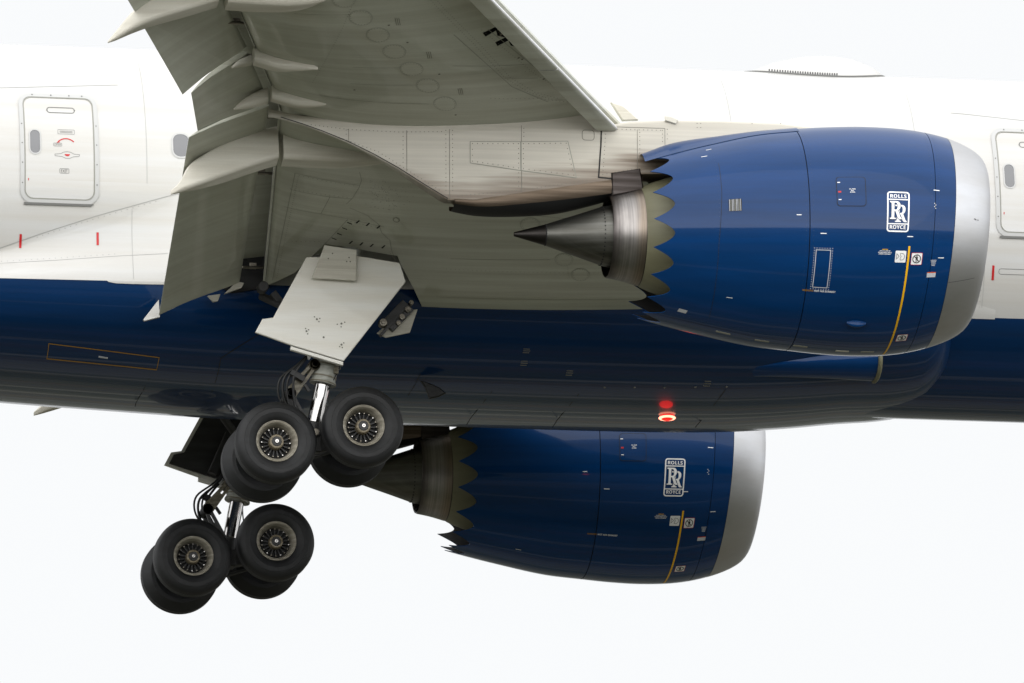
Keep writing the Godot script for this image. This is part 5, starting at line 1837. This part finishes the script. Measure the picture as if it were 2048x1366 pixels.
func build_wheel(c: Vector3, s: float, turn: float) -> void:
	var ax := Vector3(0, 0, s)
	var m := MB.new()
	# tyre, from the outer bead over the tread to the inner bead
	var prof := [[0.185, 0.345], [0.215, 0.37], [0.243, 0.42], [0.253, 0.468], [0.258, 0.474], [0.258, 0.486], [0.254, 0.492], [0.255, 0.53], [0.251, 0.55], [0.255, 0.556], [0.251, 0.566], [0.238, 0.595], [0.215, 0.633], [0.18, 0.66], [0.13, 0.676]]
	for g in [0.10, 0.035, -0.035, -0.10]:
		prof += [[g + 0.012, 0.681], [g + 0.010, 0.667], [g - 0.010, 0.667], [g - 0.012, 0.681]]
	for k in range(8, -1, -1):
		prof.append([-prof[k][0], prof[k][1]])
	prof.reverse()
	m.lathe(c, ax, prof, 72)
	var w := part("wheel", m, M.rubber, plane)
	w.set_meta("label", "rubber tyre on its wheel")
	# rim: rolled flange, then a dish
	m = MB.new()
	m.lathe(c, ax, [[-0.03, 0.262], [0.03, 0.272], [0.09, 0.282], [0.145, 0.292], [0.172, 0.303], [0.19, 0.312], [0.200, 0.318], [0.203, 0.324], [0.197, 0.329], [0.203, 0.334], [0.207, 0.342], [0.203, 0.350], [0.19, 0.354], [0.17, 0.347]], 56)
	part("rim", m, M.rim, w)
	m = MB.new()
	m.lathe(c, ax, [[-0.03, 0.266], [-0.03, 0.08]], 40)
	part("wheel_web", m, M.black, w)
	m = MB.new()
	m.lathe(c, -ax, [[0.19, 0.0], [0.19, 0.33], [0.16, 0.345]], 40)
	part("wheel_back", m, M.black, w)
	for i in 18:
		var a := turn + TAU * i / 18
		var d := Vector3(cos(a), sin(a), 0)
		m = MB.new()
		m.box(c + ax * 0.0 + d * 0.185, Vector3(0.13, 0.022, 0.05), Basis(d, Vector3(0, 0, 1).cross(d), Vector3(0, 0, 1)))
		part("spoke", m, M.dark, w)
		m = MB.new()
		var p := c + ax * 0.0 + d * 0.238
		m.lathe(p, ax, [[0.0, 0.015], [0.05, 0.015], [0.056, 0.009], [0.056, 0.0]], 6)
		part("wheel_bolt", m, M.chrome if i % 3 == 0 else M.steel, w)
	m = MB.new()
	m.lathe(c, ax, [[-0.03, 0.125], [0.08, 0.125], [0.13, 0.122], [0.15, 0.12], [0.155, 0.115], [0.165, 0.112], [0.17, 0.10], [0.17, 0.035], [0.185, 0.033], [0.185, 0.0]], 32)
	part("hub_cap", m, M.hub, w)
	m = MB.new()
	m.lathe(c + ax * 0.182, ax, [[0.0, 0.035], [0.02, 0.03], [0.02, 0.015], [0.035, 0.013], [0.038, 0.0]], 12)
	part("hub_nut", m, M.chrome, w)
	m = MB.new()
	m.lathe(c + ax * 0.169 + Vector3(0.065, 0.02, 0), ax, [[0.0, 0.016], [0.006, 0.014], [0.006, 0.0]], 10)
	part("wear_mark", m, M.print_gold, w)
